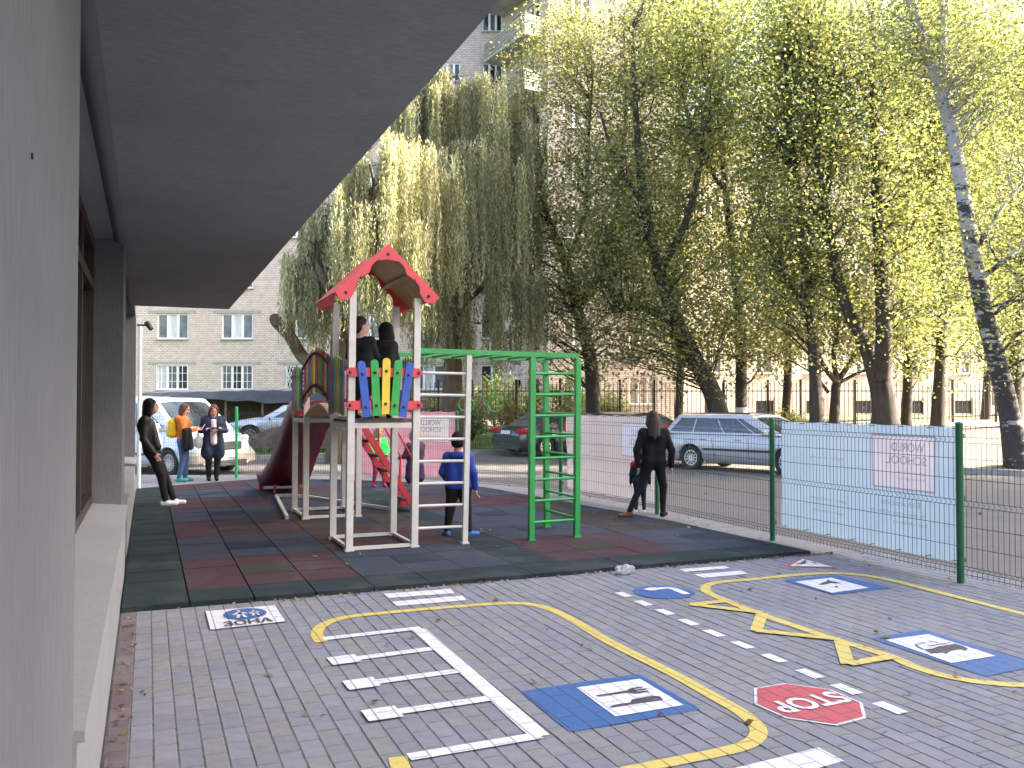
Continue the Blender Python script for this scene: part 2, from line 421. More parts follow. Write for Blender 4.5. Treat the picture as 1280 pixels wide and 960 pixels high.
def flat(mb, pts, lvl=0, mi=0):
    """thin painted sheet; pts are points of the ground (world x, y)"""
    P = [(p[0], p[1]) for p in pts]
    n_ = len(P); ar = sum(P[i][0] * P[(i + 1) % n_][1] - P[(i + 1) % n_][0] * P[i][1] for i in range(n_))
    if ar < 0: P = P[::-1]
    z = .004 + .003 * lvl
    mb.add([(x, y, z) for x, y in P], [tuple(range(n_))], mi)
def px(*uv): return [G(u, v) for u, v in uv]
def strip(mb, pts, w, lvl=0, mi=0, sub=6):
    """painted line of width w along ground points, smoothed"""
    P = [Vector((p[0], p[1])) for p in pts]; Q = []
    if sub > 1 and len(P) > 2:
        for i in range(len(P) - 1):
            p0, p1, p2, p3 = P[max(i - 1, 0)], P[i], P[i + 1], P[min(i + 2, len(P) - 1)]
            for k in range(sub):
                t = k / sub; Q.append(.5 * ((2 * p1) + (p2 - p0) * t + (2 * p0 - 5 * p1 + 4 * p2 - p3) * t * t + (3 * p1 - p0 - 3 * p2 + p3) * t ** 3))
        Q.append(P[-1])
    else: Q = P
    L, R = [], []
    for i, p in enumerate(Q):
        t = Q[min(i + 1, len(Q) - 1)] - Q[max(i - 1, 0)]; t.normalize(); nn = Vector((-t.y, t.x)); L.append(p + nn * w / 2); R.append(p - nn * w / 2)
    z = .004 + .003 * lvl; vs = [(p.x, p.y, z) for p in L] + [(p.x, p.y, z) for p in R]; k = len(Q)
    mb.add(vs, [(i + k, i + k + 1, i + 1, i) for i in range(k - 1)], mi)
def marking(name, label, cat, mb, mats, group=None, parent=None):
    q = mb.build(name, mats, parent)
    if parent is None: tag(q, label, cat, group)
    return q
def text_mesh(name, body, mat, size, align='CENTER', bold=0.0, extrude=0.0):
    cu = bpy.data.curves.new('lettering', 'FONT'); cu.body = body; cu.size = size; cu.align_x = align; cu.align_y = 'CENTER'
    cu.offset = bold; cu.extrude = extrude; cu.resolution_u = 4; cu.space_line = .95
    ob = bpy.data.objects.new('lettering', cu); COL.objects.link(ob)
    dg = bpy.context.evaluated_depsgraph_get(); me = bpy.data.meshes.new_from_object(ob.evaluated_get(dg))
    bpy.data.objects.remove(ob); me.name = name; me.materials.clear(); me.materials.append(mat); return me

# yellow outlines of the toy streets
mb = MB()
o1 = [(402, 803), (396, 793), (402, 783), (420, 775), (446, 770), (486, 766), (540, 761), (592, 757), (632, 754.5), (664, 756), (690, 763), (720, 778), (765, 804.5), (840, 842), (890, 870), (925, 890), (945, 907), (947, 921), (930, 933), (890, 943), (840, 953), (770, 967), (640, 992), (540, 1000), (508, 975), (497, 947)]
strip(mb, px(*o1), .085); marking('painted_outline', 'yellow painted outline round the fork and knife square and the white parking bays', 'floor marking', mb, P_YEL)
mb = MB()
o2 = [(1420, 800), (1280, 768), (1190, 745), (1115, 726), (1070, 718.5), (1030, 717), (985, 720), (940, 724.5), (900, 728), (883, 733), (885, 741), (910, 752), (960, 771), (1030, 795), (1110, 820), (1140, 832.5), (1180, 845), (1235, 854), (1300, 856), (1400, 845)]
strip(mb, px(*o2), .085); q = marking('painted_outline', 'yellow painted outline beside the fence, with a zigzag along its near side', 'floor marking', mb, P_YEL)
mb = MB(); zz = px((912, 751.5), (863, 756.5), (953, 767), (945, 789.5), (1050, 800.5), (1060, 831.5), (1116, 822)); 
for k_, (a_, b_) in enumerate(zip(zz[:-1], zz[1:])): strip(mb, [a_, b_], .085, 1 + k_ % 2)
mb.build('zigzag', P_YEL, q)

# white parking bays
mb = MB()
strip(mb, px((523, 786.5), (675, 921)), .1, 0, 0, 1)
bays = [((404, 799.6), (526, 785.8)), ((412, 828.5), (546, 811)), ((432, 858.8), (578, 839)), ((456, 897), (620, 873)), ((511, 948), (675, 920.5))]
for a_, b_ in bays: strip(mb, px(a_, b_), .08, 1, 0, 1)
q = marking('painted_parking_bays', 'white painted comb of parking bays left of the fork and knife square', 'floor marking', mb, P_WHITE)
for (a_, b_) in bays[1:4]:
    A_, B_ = px(a_, b_); dr = (B_ - A_).normalized(); mb = MB(); strip(mb, [A_, A_ + dr * .18], .17, 2, 0, 1); mb.build('end_block', P_WHITE, q)
# zebra bars
def zebra(label, bars):
    mb = MB(); flat(mb, px(*bars[0])); q = marking('painted_zebra', label, 'floor marking', mb, P_WHITE)
    for bb in bars[1:]: mb = MB(); flat(mb, px(*bb)); mb.build('stripe', P_WHITE, q)
zebra('two white zebra stripes by the mat edge, above the white parking bays', [[(479.6, 742.7), (563.3, 736.6), (568, 742), (486.2, 748)], [(490.2, 752.6), (577.9, 745.1), (583.2, 750.7), (495.5, 758.2)]])
zebra('two white zebra stripes beside the blue round arrow sign', [[(848, 712), (905.6, 707.8), (912.5, 710.6), (857.5, 715.2)], [(867.5, 718.5), (925.6, 713.8), (935.6, 717.5), (880, 722.9)]])
zebra('single wide white zebra stripe cut off below the red octagon', [[(890, 968), (1023.8, 935.3), (1055, 952), (930, 987)]])
# centre line dashes
for (a_, b_) in (((262, 122), (297, 132)), ((310, 143), (347, 154)), ((363, 165), (402, 177)), ((420, 190), (464, 203)), ((482, 217), (527, 231)), ((552, 245), (598, 261)), ((628, 277), (682, 296)), ((720, 317), (770, 334)), ((805, 352), (868, 376)), ((912, 398), (980, 424))):
    A_, B_ = G(640 + a_[0] / 2, 680 + a_[1] / 2), G(640 + b_[0] / 2, 680 + b_[1] / 2); c_ = (A_ + B_) / 2
    mb = MB(); flat(mb, [c_ + Vector((-.04, -.088, 0)), c_ + Vector((.04, -.088, 0)), c_ + Vector((.04, .088, 0)), c_ + Vector((-.04, .088, 0))])
    marking('painted_dash', 'short white dash of the broken centre line on the pavers', 'floor marking', mb, P_WHITE, 'dashes of the broken centre line')

# fork and knife square
def lerp2(Q, s, t):
    """point of the quadrilateral Q = (s0t0, s1t0, s1t1, s0t1)"""
    return (Q[0] * (1 - s) + Q[1] * s) * (1 - t) + (Q[3] * (1 - s) + Q[2] * s) * t
mb = MB(); flat(mb, px((649.8, 865), (799, 842.7), (877, 887.6), (712, 916)))
q = marking('painted_square', 'blue painted rectangle with white fork and knife panel', 'floor marking', mb, P_BLUE)
W4 = px((720.5, 860.9), (800, 849.8), (854.5, 882.7), (769, 897.2)); mb = MB(); flat(mb, W4, 1); mb.build('panel', P_WHITE, q)
def zp(x, y, ox=640, oy=830, k=5.12): return G(ox + x / k, oy + y / k)
mb = MB(); flat(mb, [zp(535, 212), zp(560, 208), zp(738, 180), zp(752, 168), zp(770, 163), zp(835, 155), zp(840, 160), zp(782, 172), zp(784, 176), zp(860, 166), zp(868, 171), zp(796, 184), zp(798, 188), zp(872, 180), zp(880, 185), zp(810, 199), zp(775, 199), zp(745, 192), zp(560, 219)], 2); mb.build('fork', P_BLACK, q)
mb = MB(); flat(mb, [zp(628, 282), zp(655, 272), zp(760, 257), zp(765, 238), zp(900, 215), zp(945, 217), zp(968, 240), zp(790, 265), zp(660, 287), zp(636, 289)], 2); mb.build('knife', P_BLACK, q)
# wash / car square at the right edge
A_, B_, D_ = px((1087.8, 798.8), (1152.7, 788), (1231.6, 846.4)); mb = MB(); flat(mb, [A_, B_, B_ + D_ - A_, D_])
q = marking('painted_square', 'blue painted rectangle with car symbol on white, at the right edge', 'floor marking', mb, P_BLUE)
mb = MB(); flat(mb, px((1107, 801), (1160.5, 793.8), (1244.8, 821), (1189.4, 830)), 1); mb.build('panel', P_WHITE, q)
def zc(x, y): return zp(x, y, 1080, 780, 6.4)
mb = MB(); flat(mb, [zc(478, 215), zc(545, 208), zc(600, 188), zc(690, 178), zc(725, 169), zc(790, 186), zc(832, 207), zc(818, 224), zc(790, 213), zc(755, 212), zc(715, 222), zc(690, 226), zc(660, 249), zc(628, 238), zc(585, 243), zc(540, 246), zc(505, 228)], 2); mb.build('car_symbol', P_BLACK, q)
mb = MB(); strip(mb, [zc(470, 215), zc(412, 178), zc(480, 158), zc(515, 188), zc(690, 160)], .012, 2, 0, 1); strip(mb, [zc(520, 150), zc(600, 158)], .012, 2, 0, 1); mb.build('hose_symbol', P_BLACK, q)
# tap square beside the fence
mb = MB(); flat(mb, px((979, 725.6), (1045, 719.4), (1115, 735), (1042.5, 743.8)))
q = marking('painted_square', 'blue painted rectangle with spanner shape on white, close to the fence banner', 'floor marking', mb, P_BLUE)
mb = MB(); flat(mb, px((994, 728), (1039, 723), (1086, 735.6), (1040, 742)), 1); mb.build('panel', P_WHITE, q)
def zt(x, y): return zp(x, y, 960, 700, 8)
mb = MB(); flat(mb, [zt(500, 258), zt(555, 232), zt(585, 228), zt(590, 207), zt(640, 222), zt(690, 232), zt(745, 243), zt(690, 244), zt(640, 238), zt(600, 248), zt(545, 258)], 2); mb.build('spanner_symbol', P_BLACK, q)
# blue round sign with a white arrow
c_ = G(830, 740.4); r_ = (G(792, 738) - G(868.5, 743.7)).length / 2
mb = MB(); flat(mb, [c_ + Vector((math.cos(k * .1963) * r_, math.sin(k * .1963) * r_, 0)) for k in range(32)])
q = marking('painted_disc', 'blue painted disc with white bent arrow', 'floor marking', mb, P_BLUE)
def za(x, y): return zp(x, y, 780, 700, 8)
mb = MB(); strip(mb, [za(628, 348), za(560, 320), za(490, 293), za(420, 287), za(300, 297)], .07, 1); mb.build('arrow_shaft', P_WHITE, q)
mb = MB(); flat(mb, [za(190, 305), za(255, 285), za(320, 283), za(335, 312), za(270, 318)], 2); mb.build('arrow_head', P_WHITE, q)
# warning triangle
T3 = px((980.6, 709), (1001, 697), (1050, 710.8)); mb = MB(); flat(mb, T3)
q = marking('painted_triangle', 'white painted warning triangle with red rim by the mat corner', 'floor marking', mb, P_RED)
cc_ = (T3[0] + T3[1] + T3[2]) / 3; mb = MB(); flat(mb, [cc_ + (p - cc_) * .76 for p in T3], 1); mb.build('panel', P_WHITE, q)
mb = MB(); flat(mb, [zt(270, 50), zt(330, 35), zt(360, 15), zt(375, 10), zt(380, 35), zt(400, 40), zt(330, 52)], 2); flat(mb, [zt(420, 28), zt(450, 33), zt(500, 42), zt(470, 46)], 2); mb.build('children_symbol', P_BLACK, q)
# red octagon
O8 = px((942.5, 861), (980.5, 854.8), (1038, 862.5), (1078, 879.4), (1083, 898.4), (1047, 908), (982, 898.4), (943, 880.8))
cc_ = sum(O8, Vector()) / 8; mb = MB(); flat(mb, O8); q = marking('painted_octagon', 'red painted stop octagon with white rim and letters', 'floor marking', mb, P_WHITE)
mb = MB(); flat(mb, [cc_ + (p - cc_) * .94 for p in O8], 1); mb.build('red_face', P_RED, q)
S_, P_, T0, T1 = px((1043, 874), (980, 886), (1004, 871), (1034.6, 883.6))
ex = (P_ - S_) / 3.0; ey = (T1 - T0)
t_ = text_mesh('lettering', 'STOP', P_WHITE, 1.0, bold=.025)
xs = [v.co.x for v in t_.vertices]; ys = [v.co.y for v in t_.vertices]; wx, hy = max(xs) - min(xs), max(ys) - min(ys); mx_, my_ = (max(xs) + min(xs)) / 2, (max(ys) + min(ys)) / 2
cen = (S_ + P_) / 2; exn = (P_ - S_) * 1.33
for v in t_.vertices:
    p = cen + exn * ((v.co.x - mx_) / wx) + ey * ((v.co.y - my_) / hy); v.co = (p.x, p.y, .011)
mobj('lettering', t_, q)
# pedestrian zone sign
Z4 = px((257, 765), (343.7, 757.6), (356.9, 777.8), (263, 788.2)); mb = MB(); flat(mb, [cc + (cc - sum(Z4, Vector()) / 4) * .03 for cc in Z4])
q = marking('painted_zone_sign', 'white painted panel with blue pedestrian ellipse and the word ЗОНА', 'floor marking', mb, P_BLACK)
mb = MB(); flat(mb, Z4, 1); mb.build('panel', P_WHITE, q)
mb = MB(); flat(mb, [lerp2(Z4, .52 + .305 * math.cos(k * .2618), .37 + .32 * math.sin(k * .2618)) for k in range(24)], 2); mb.build('ellipse', P_BLUE, q)
mb = MB()
def zf(s, t): return lerp2(Z4, s, t)
def fig(cx, k):
    for a_, b_ in (((0, -.07), (-.045, .16)), ((0, -.07), (.055, .16)), ((0, -.12), (0, 0)), ((-.01, -.1), (-.085, .0)), ((.01, -.1), (.085, -.02))):
        strip(mb, [zf(cx + a_[0] * k, .4 + a_[1] * k), zf(cx + b_[0] * k, .4 + b_[1] * k)], .022 * k, 3, 0, 1)
    flat(mb, [zf(cx + .02 * k * math.cos(j), .4 - .175 * k + .045 * k * math.sin(j)) for j in (0, .785, 1.571, 2.356, 3.142, 3.93, 4.71, 5.5)], 3)
fig(.45, 1.15); fig(.65, .85); mb.build('figures', P_WHITE, q)
t_ = text_mesh('lettering', 'ЗОНА', P_BLACK, 1.0, bold=.02)
xs = [v.co.x for v in t_.vertices]; ys = [v.co.y for v in t_.vertices]; wx, hy = max(xs) - min(xs), max(ys) - min(ys); x0, y0 = min(xs), min(ys)
for v in t_.vertices:
    p = zf(.18 + .66 * (v.co.x - x0) / wx, .96 - .25 * (v.co.y - y0) / hy); v.co = (p.x, p.y, .013)
mobj('lettering', t_, q)

# ------------------------------------------------------------------ rubber mat of half-metre tiles
MATP = [(-.172, 7.31), (6.72, 7.31), (6.42, 9.8), (6.35, 13), (5.85, 15.6), (3.8, 17.6), (2.2, 18.6), (-.172, 17.35)]
def clip(poly, ring):
    out = poly
    for i in range(len(ring)):
        a, b_ = ring[i], ring[(i + 1) % len(ring)]; inp, out = out, []
        side = lambda p: (b_[0] - a[0]) * (p[1] - a[1]) - (b_[1] - a[1]) * (p[0] - a[0])
        for j in range(len(inp)):
            p, r = inp[j], inp[(j + 1) % len(inp)]; sp, sr = side(p), side(r)
            if sp >= 0: out.append(p)
            if (sp >= 0) != (sr >= 0):
                t = sp / (sp - sr); out.append((p[0] + (r[0] - p[0]) * t, p[1] + (r[1] - p[1]) * t))
        if not out: break
    return out
def rubber(name, col):
    m, n, b, o = new_mat(name); pos = n.nodes.new('ShaderNodeNewGeometry').outputs['Position']
    f = noise(n, 170, 2, .8, vec=pos); f2 = noise(n, 1.7, 5, .65, vec=pos)
    c = mixc(n, ramp(n, f, [(.3, 0.0), (.75, 1.0)]), [x * .62 for x in col], [x * 1.45 + .004 for x in col])
    c = mixc(n, ramp(n, f2, [(.5, 0.0), (.74, .5)]), c, (.085, .083, .082))
    n.links.new(c, b.inputs['Base Color']); b.inputs['Roughness'].default_value = .95; b.inputs['Specular IOR Level'].default_value = .12; bump(n, b, f, .6, .004); return m
RUB = {'g': rubber('green_rubber', (.020, .031, .034)), 'r': rubber('red_rubber', (.056, .030, .036)), 'b': rubber('blue_rubber', (.038, .044, .062)),
       'n': rubber('navy_rubber', (.022, .028, .044)), 'o': rubber('olive_rubber', (.038, .037, .028)), 'w': rubber('brown_rubber', (.040, .033, .028))}
BLK = {'R': ('r', 'o'), 'B': ('b', 'n'), 'O': ('w', 'n'), 'G': ('g', 'g')}
rows = ['RBRB', 'BRBO', 'ROBO', 'BBRR', 'RBOB', 'BRBO', 'RBRB', 'BRBO']
def tile_col(i, j):
    if i == 0 or j == 0 or i == 13: return 'g'
    if i == 7: return 'g' if (j - 1) % 3 != 1 else 'g'
    bi = (i - 1) // 3 if i < 7 else (i - 8) // 3 + 2; li = (i - 1) % 3 if i < 7 else (i - 8) % 3
    bj, lj = (j - 1) // 3, (j - 1) % 3
    a, b_ = BLK[rows[bj % 8][min(bi, 3)]]; return b_ if (li == 1 and lj == 1) else a
mat_t = thing('rubber_mat', 'dark rubber play mat of green, red and blue square tiles', 'play mat', (3, 12, 0))
TS = .4925; tcache = {}
for j in range(24):
    for i in range(14):
        x0, y0 = -.172 + i * TS, 7.31 + j * TS; gp = .006 if i < 4 else .0025
        sq = [(x0 + gp, y0 + gp), (x0 + TS - gp, y0 + gp), (x0 + TS - gp, y0 + TS - gp), (x0 + gp, y0 + TS - gp)]
        pl = clip(sq, MATP)
        if len(pl) < 3: continue
        a_ = abs(sum(pl[k][0] * pl[(k + 1) % len(pl)][1] - pl[(k + 1) % len(pl)][0] * pl[k][1] for k in range(len(pl)))) / 2
        if a_ < .004: continue
        ck = tile_col(i, j); dz = random.uniform(-.002, .002); full = a_ > (TS - 2 * gp) ** 2 - 1e-5
        if full and (ck, gp) in tcache: me = tcache[(ck, gp)]
        else:
            mb = MB(); mb.prism([(p[0] - x0, p[1] - y0) for p in pl], -.012, .033); me = mb.mesh('rubber_tile', RUB[ck])
            if full: tcache[(ck, gp)] = me
        q = mobj('rubber_tile', me, mat_t); q.location = (x0 - 3, y0 - 12, dz)
# ------------------------------------------------------------------ school building with its overhanging storey
def stucco(name, c0, c1, st, bs, bscale):
    m, n, b, o = new_mat(name); pos = n.nodes.new('ShaderNodeNewGeometry').outputs['Position']
    f = noise(n, bscale, 4, .7, vec=pos, stretch=st); f2 = noise(n, .9, 5, .6, vec=pos)
    c = mixc(n, ramp(n, f, [(.3, 0.0), (.7, 1.0)]), c0, c1); c = mixc(n, ramp(n, f2, [(.4, 0.0), (.75, .5)]), c, [x * .76 for x in c0]); f4 = noise(n, 5.5, 6, .75, vec=pos, stretch=(1, 1, .25)); c = mixc(n, ramp(n, f4, [(.58, 0.0), (.8, .45)]), c, (c0[0] * .6, c0[1] * .57, c0[2] * .53))
    n.links.new(c, b.inputs['Base Color']); b.inputs['Roughness'].default_value = .92; bump(n, b, f, bs, .006); return m
M['comb'] = stucco('combed_render', (.131, .135, .144), (.18, .185, .195), (1, 1, .12), .6, 70)
M['soffit'] = stucco('grey_soffit_render', (.25, .275, .272), (.34, .37, .366), (.25, 1, 1), .5, 60)
M['plinth'] = stucco('smooth_grey_render', (.225, .225, .232), (.265, .265, .268), (1, 1, 1), .15, 30)
school = thing('school_building', 'grey rendered school wall with brown windows and overhanging storey', 'building', (0, 0, 0))
ZS = 3.12
def pier(y0, y1, xf):
    mb = MB(); mb.box(((xf - 1.2) / 2 , (y0 + y1) / 2, ZS / 2 - .05), (xf + 1.2, y1 - y0, ZS + .1)); mb.build('pier', M['comb'], school)
pier(-4, 2.84, -.19); pier(8.9, 9.95, -.212); pier(16.5, 17.3, -.19)
for y0, y1 in ((2.84, 8.9), (9.95, 16.5)):
    L = y1 - y0; yc = (y0 + y1) / 2
    mb = MB(); mb.box((-.69, yc, .3), (1.02, L - .004, .62)); mb.build('sill_wall', M['plinth'], school)
    mb = MB(); mb.add([(-.47, y0 + .002, .675), (-.16, y0 + .002, .645), (-.16, y1 - .002, .645), (-.47, y1 - .002, .675), (-.47, y0 + .002, .6105), (-.16, y0 + .002, .6105), (-.16, y1 - .002, .6105), (-.47, y1 - .002, .6105)],
        [(0, 1, 2, 3), (1, 5, 6, 2), (0, 4, 5, 1), (2, 6, 7, 3), (4, 7, 6, 5)]); mb.build('window_sill', M['plinth'], school)
    w = MB(); xw = -.505
    for y in [y0 + .05 + k * (L - .1) / 4 for k in range(5)]: w.box((xw, y, 1.88), (.09, .1, 2.4))
    w.box((xw, yc, .72), (.095, L - .02, .09)); w.box((xw, yc, 2.66), (.095, L - .02, .09)); w.box((xw, yc, 3.05), (.095, L - .02, .1))
    fr = w.build('window', M['brown_frame'], school)
    for k in range(4):
        ya, yb = y0 + .1 + k * (L - .1) / 4, y0 + (k + 1) * (L - .1) / 4
        for za, zb in ((.765, 2.615), (2.705, 3.0)):
            g = MB(); g.box((xw - .012, (ya + yb) / 2, (za + zb) / 2), (.012, yb - ya, zb - za)); g.build('pane', M['glass_dark'], fr)
    mb = MB(); mb.box((-1.1, yc, 1.9), (.02, L, 2.5)); mb.build('back_wall', M['black_plastic'], school)
# marks and fixings of the near wall
mb = MB(); mb.tube([(-.192, 1.72, 2.03), (-.187, 1.72, 2.03)], .006, 8); mb.build('fixing_hole', M['black_plastic'], school)
mb = MB(); mb.box((-.188, 2.6, .385), (.012, .05, .035)); mb.build('wall_clip', M['white_frame'], school)
# overhanging storey: soffit, face, and the rib where wall and soffit meet
mb = MB(); mb.box((-3.4, 4.45, ZS + .16), (9.24, 20.9, .32)); mb.build('soffit_slab', M['soffit'], school)
mb = MB(); mb.box((-3.42, 4.44, ZS + 3.52), (9.2, 20.86, 6.4)); mb.build('upper_storey', M['comb'], school)
mb = MB(); P = [(-.30, ZS + .004), (-.275, ZS - .028), (-.245, ZS - .04), (-.215, ZS - .028), (-.19, ZS + .004)]; vs = [(x, y, z) for y in (-4, 14.9) for x, z in P]; mb.add(vs, [(i, i + 1, i + 6, i + 5) for i in range(4)], 0, True); mb.build('cornice', M['comb'], school)
mb = MB(); mb.box((-3.3, 16.12, 3.55), (6.2, 2.38, .85)); mb.build('lower_roof', M['comb'], school)
mb = MB(); mb.tube([(-.13, 17.36, 0), (-.13, 17.36, 3.0)], .035, 8); mb.build('downpipe', M['white_frame'], school)
mb = MB(); mb.bar((-.18, 16.9, 2.98), (.02, 16.9, 2.98), .03); mb.tube([(-.02, 16.86, 3.03), (.06, 16.8, 2.9)], [.05, .04], 8); mb.build('wall_lamp', M['black_plastic'], school)

# unseen block beyond the right edge, added so that its shade covers the court
# ------------------------------------------------------------------ wire fence and banners
FP = [(6.62, .55), (6.65, 3.1), (6.68, 5.64), (6.75, 8.25), (6.78, 10.8), (6.6, 13.6), (5.57, 16.1), (3.76, 18.1), (1.76, 19.4), (-.45, 20.65)]
fence = thing('wire_fence', 'green welded wire fence on round posts round the court', 'fence', (6.7, 8, 0))
for i, (x, y) in enumerate(FP):
    top = 1.42 if i < 7 else 1.5
    mb = MB(); mb.tube([(0, 0, -.05), (0, 0, top - .01)], .032, 10); mb.sphere((0, 0, top - .012), .035, sc=(1, 1, .6))
    for z in (.2, .75, 1.3): mb.box((.035, 0, z), (.03, .03, .04))
    o_ = mb.build('post', M['fence_green_bright'] if i >= 7 else M['fence_green'], fence); o_.location = (x - 6.7, y - 8, 0)
def wire_panel(a, b_):
    A_ = Vector((a[0], a[1], 0)); B_ = Vector((b_[0], b_[1], 0)); dv = B_ - A_; L = dv.length; t = dv.normalized(); nn = Vector((t.y, -t.x, 0))
    mb = MB(); r = .0028
    prof = [(.06, 0), (.12, 0), (.135, .028), (.15, 0), (.68, 0), (.70, .032), (.73, 0), (1.24, 0), (1.265, .03), (1.29, 0), (1.4, 0)]
    k = int(L / .0535)
    for i in range(k):
        s = .04 + (L - .08) * (i + .5) / k
        mb.tube([A_ + t * s + nn * h + Vector((0, 0, z)) for z, h in prof], r, 3, cap=False)
    for z, h in ((.08, 0), (.12, 0), (.15, 0), (.32, 0), (.5, 0), (.68, 0), (.73, 0), (.92, 0), (1.1, 0), (1.24, 0), (1.29, 0), (1.385, 0)):
        mb.tube([A_ + t * .035 + nn * (h + .006) + Vector((0, 0, z)), B_ - t * .035 + nn * (h + .006) + Vector((0, 0, z))], .003, 3, cap=False)
    q = mb.build('wire_panel', M['wire'], fence, rel=True); tag(q, kind='stuff')
for i in range(len(FP) - 1): wire_panel(FP[i], FP[i + 1])

def cloth(name, col, see, var=.06):
    m, n, b, o = new_mat(name); f = noise(n, 3.0, 5, .6); f2 = noise(n, 160, 2, .5)
    c = mixc(n, f, [x * (1 - var) for x in col], [min(1, x * (1 + var)) for x in col]); n.links.new(c, b.inputs['Base Color']); b.inputs['Roughness'].default_value = .75
    t = n.nodes.new('ShaderNodeBsdfTranslucent'); n.links.new(c, t.inputs[0]); mx = n.nodes.new('ShaderNodeMixShader'); mx.inputs[0].default_value = .45
    n.links.new(b.outputs[0], mx.inputs[1]); n.links.new(t.outputs[0], mx.inputs[2])
    tr = n.nodes.new('ShaderNodeBsdfTransparent'); m2 = n.nodes.new('ShaderNodeMixShader'); m2.inputs[0].default_value = see
    n.links.new(mx.outputs[0], m2.inputs[1]); n.links.new(tr.outputs[0], m2.inputs[2]); n.links.new(m2.outputs[0], o.inputs[0])
    bump(n, b, f, .3, .02); return m
M['print_grey'] = cloth('grey_print', (.40, .40, .48), .12); M['print_pale'] = cloth('pale_print', (.60, .58, .66), .1)
def banner(label, i, mat_, panel, z0, z1, s0, s1, lab, lines, print_m, seed, line_z=None):
    """mesh cloth tied to the street side of fence panel i; lab = (s0, s1, z0, z1) of the printed square"""
    A_ = Vector((FP[i][0], FP[i][1], 0)); B_ = Vector((FP[i + 1][0], FP[i + 1][1], 0)); L = (B_ - A_).length; t = (B_ - A_) / L; nn = Vector((t.y, -t.x, 0))
    if nn.dot(A_ - Vector((3, 9, 0))) < 0: nn = -nn
    rr = random.Random(seed); ph = [rr.uniform(0, 6) for _ in range(4)]
    bow = lambda s, z: .062 + .024 * math.sin(s * 2.1 + ph[0]) * math.sin(z * 2.2 + ph[1]) + .008 * math.sin(s * 7 + z * 3 + ph[2]) + .004 * math.sin(s * 9 - z * 6 + ph[3]) + .003 * math.sin(s * 8 + z * 9 + ph[0])
    P = lambda s, z, o_=0: A_ + t * s + nn * (bow(s, z) + o_) + Vector((0, 0, z))
    b0 = thing('banner', label, 'banner', tuple((A_ + B_) / 2), 0, 'cloth banners tied to the wire fence')
    mb = MB(); l0, l1, lz0, lz1 = lab; vs = []; fs = []
    SS = sorted({round(s0 + (s1 - s0) * j / 56, 4) for j in range(57)} | {l0, l1}); ZZ = sorted({round(z0 + (z1 - z0) * k / 28, 4) for k in range(29)} | {lz0, lz1}); nx, nz = len(SS) - 1, len(ZZ) - 1
    for k in range(nz + 1):
        for j in range(nx + 1):
            s = SS[j]; z = ZZ[k] - (.012 * abs(math.sin((SS[j] - s0) / (s1 - s0) * math.pi * 7)) if k == nz else 0); vs.append(P(s, z))
    for k in range(nz):
        for j in range(nx): a = k * (nx + 1) + j; fs.append((a, a + 1, a + nx + 2, a + nx + 1))
    mb.add(vs, fs, 0, True)
    mb.m = [1 if (l0 - 1e-4 <= SS[i % nx] and SS[i % nx + 1] <= l1 + 1e-4 and lz0 - 1e-4 <= ZZ[i // nx] and ZZ[i // nx + 1] <= lz1 + 1e-4) else 0 for i in range(nx * nz)]
    mb.build('cloth', [mat_, panel], b0, rel=True)
    def patch(name, a0, a1, c0, c1, o_, mm, parent, n1=8):
        m_ = MB(); v_, f_ = [], []
        for k in range(5):
            for j in range(n1 + 1): v_.append(P(a0 + (a1 - a0) * j / n1, c0 + (c1 - c0) * k / 4, o_))
        for k in range(4):
            for j in range(n1): a = k * (n1 + 1) + j; f_.append((a, a + 1, a + n1 + 2, a + n1 + 1))
        m_.add(v_, f_, 0, True); return m_.build(name, mm, parent, rel=True)
    l0, l1, lz0, lz1 = lab
    # rim of the square
    m_ = MB(); 
    for (p, q_) in (((l0, lz0), (l1, lz0)), ((l1, lz0), (l1, lz1)), ((l1, lz1), (l0, lz1)), ((l0, lz1), (l0, lz0))):
        v_ = []; 
        for j in range(7):
            s = p[0] + (q_[0] - p[0]) * j / 6; z = p[1] + (q_[1] - p[1]) * j / 6
            dx, dz = (0, .008) if p[1] == q_[1] else (.008, 0)
            v_ += [P(s - dx, z - dz, -.003), P(s + dx, z + dz, -.003)]
        m_.add(v_, [(2 * j, 2 * j + 2, 2 * j + 3, 2 * j + 1) for j in range(6)])
    m_.build('square_rim', print_m, b0, rel=True)
    def write(body, s_c, z_c, wid, hei, bold=.01):
        # the words are printed on the street side: from the court they read mirrored
        me = text_mesh('lettering', body, print_m, 1.0, bold=bold)
        xs = [v.co.x for v in me.vertices]; ys = [v.co.y for v in me.vertices]
        sg = -1 if (P(1, 1) - P(0, 1)).dot(RT) > 0 else 1            # mirrored as seen from inside the court
        for v in me.vertices:
            s = s_c + sg * ((v.co.x - (max(xs) + min(xs)) / 2) / (max(xs) - min(xs))) * wid
            z = z_c + ((v.co.y - (max(ys) + min(ys)) / 2) / (max(ys) - min(ys))) * hei
            p = P(s, z, -.0075) - b0.location; v.co = p
        mobj('lettering', me, b0)
    for (body, s_c, z_c, wid, hei, bold) in lines: write(body, s_c, z_c, wid, hei, bold)
    # hem eyelets and cable ties
    m_ = MB()
    for j in range(0, nx + 1, 8):
        s = SS[j]; s = min(max(s, s0 + .02), s1 - .02); p = P(s, z1 - .02); m_.tube([p, p - nn * .07], .004, 4); p = P(s, z0 + .02); m_.tube([p, p - nn * .07], .004, 4)
    tag(m_.build('cable_tie', M['black_plastic'], b0, rel=True), kind='stuff')
BL = cloth('pale_blue_cloth', (.46, .62, .79), .04); LI = cloth('lilac_mesh_cloth', (.70, .65, .69), .24); PK = cloth('pink_cloth', (.78, .40, .50), .06)
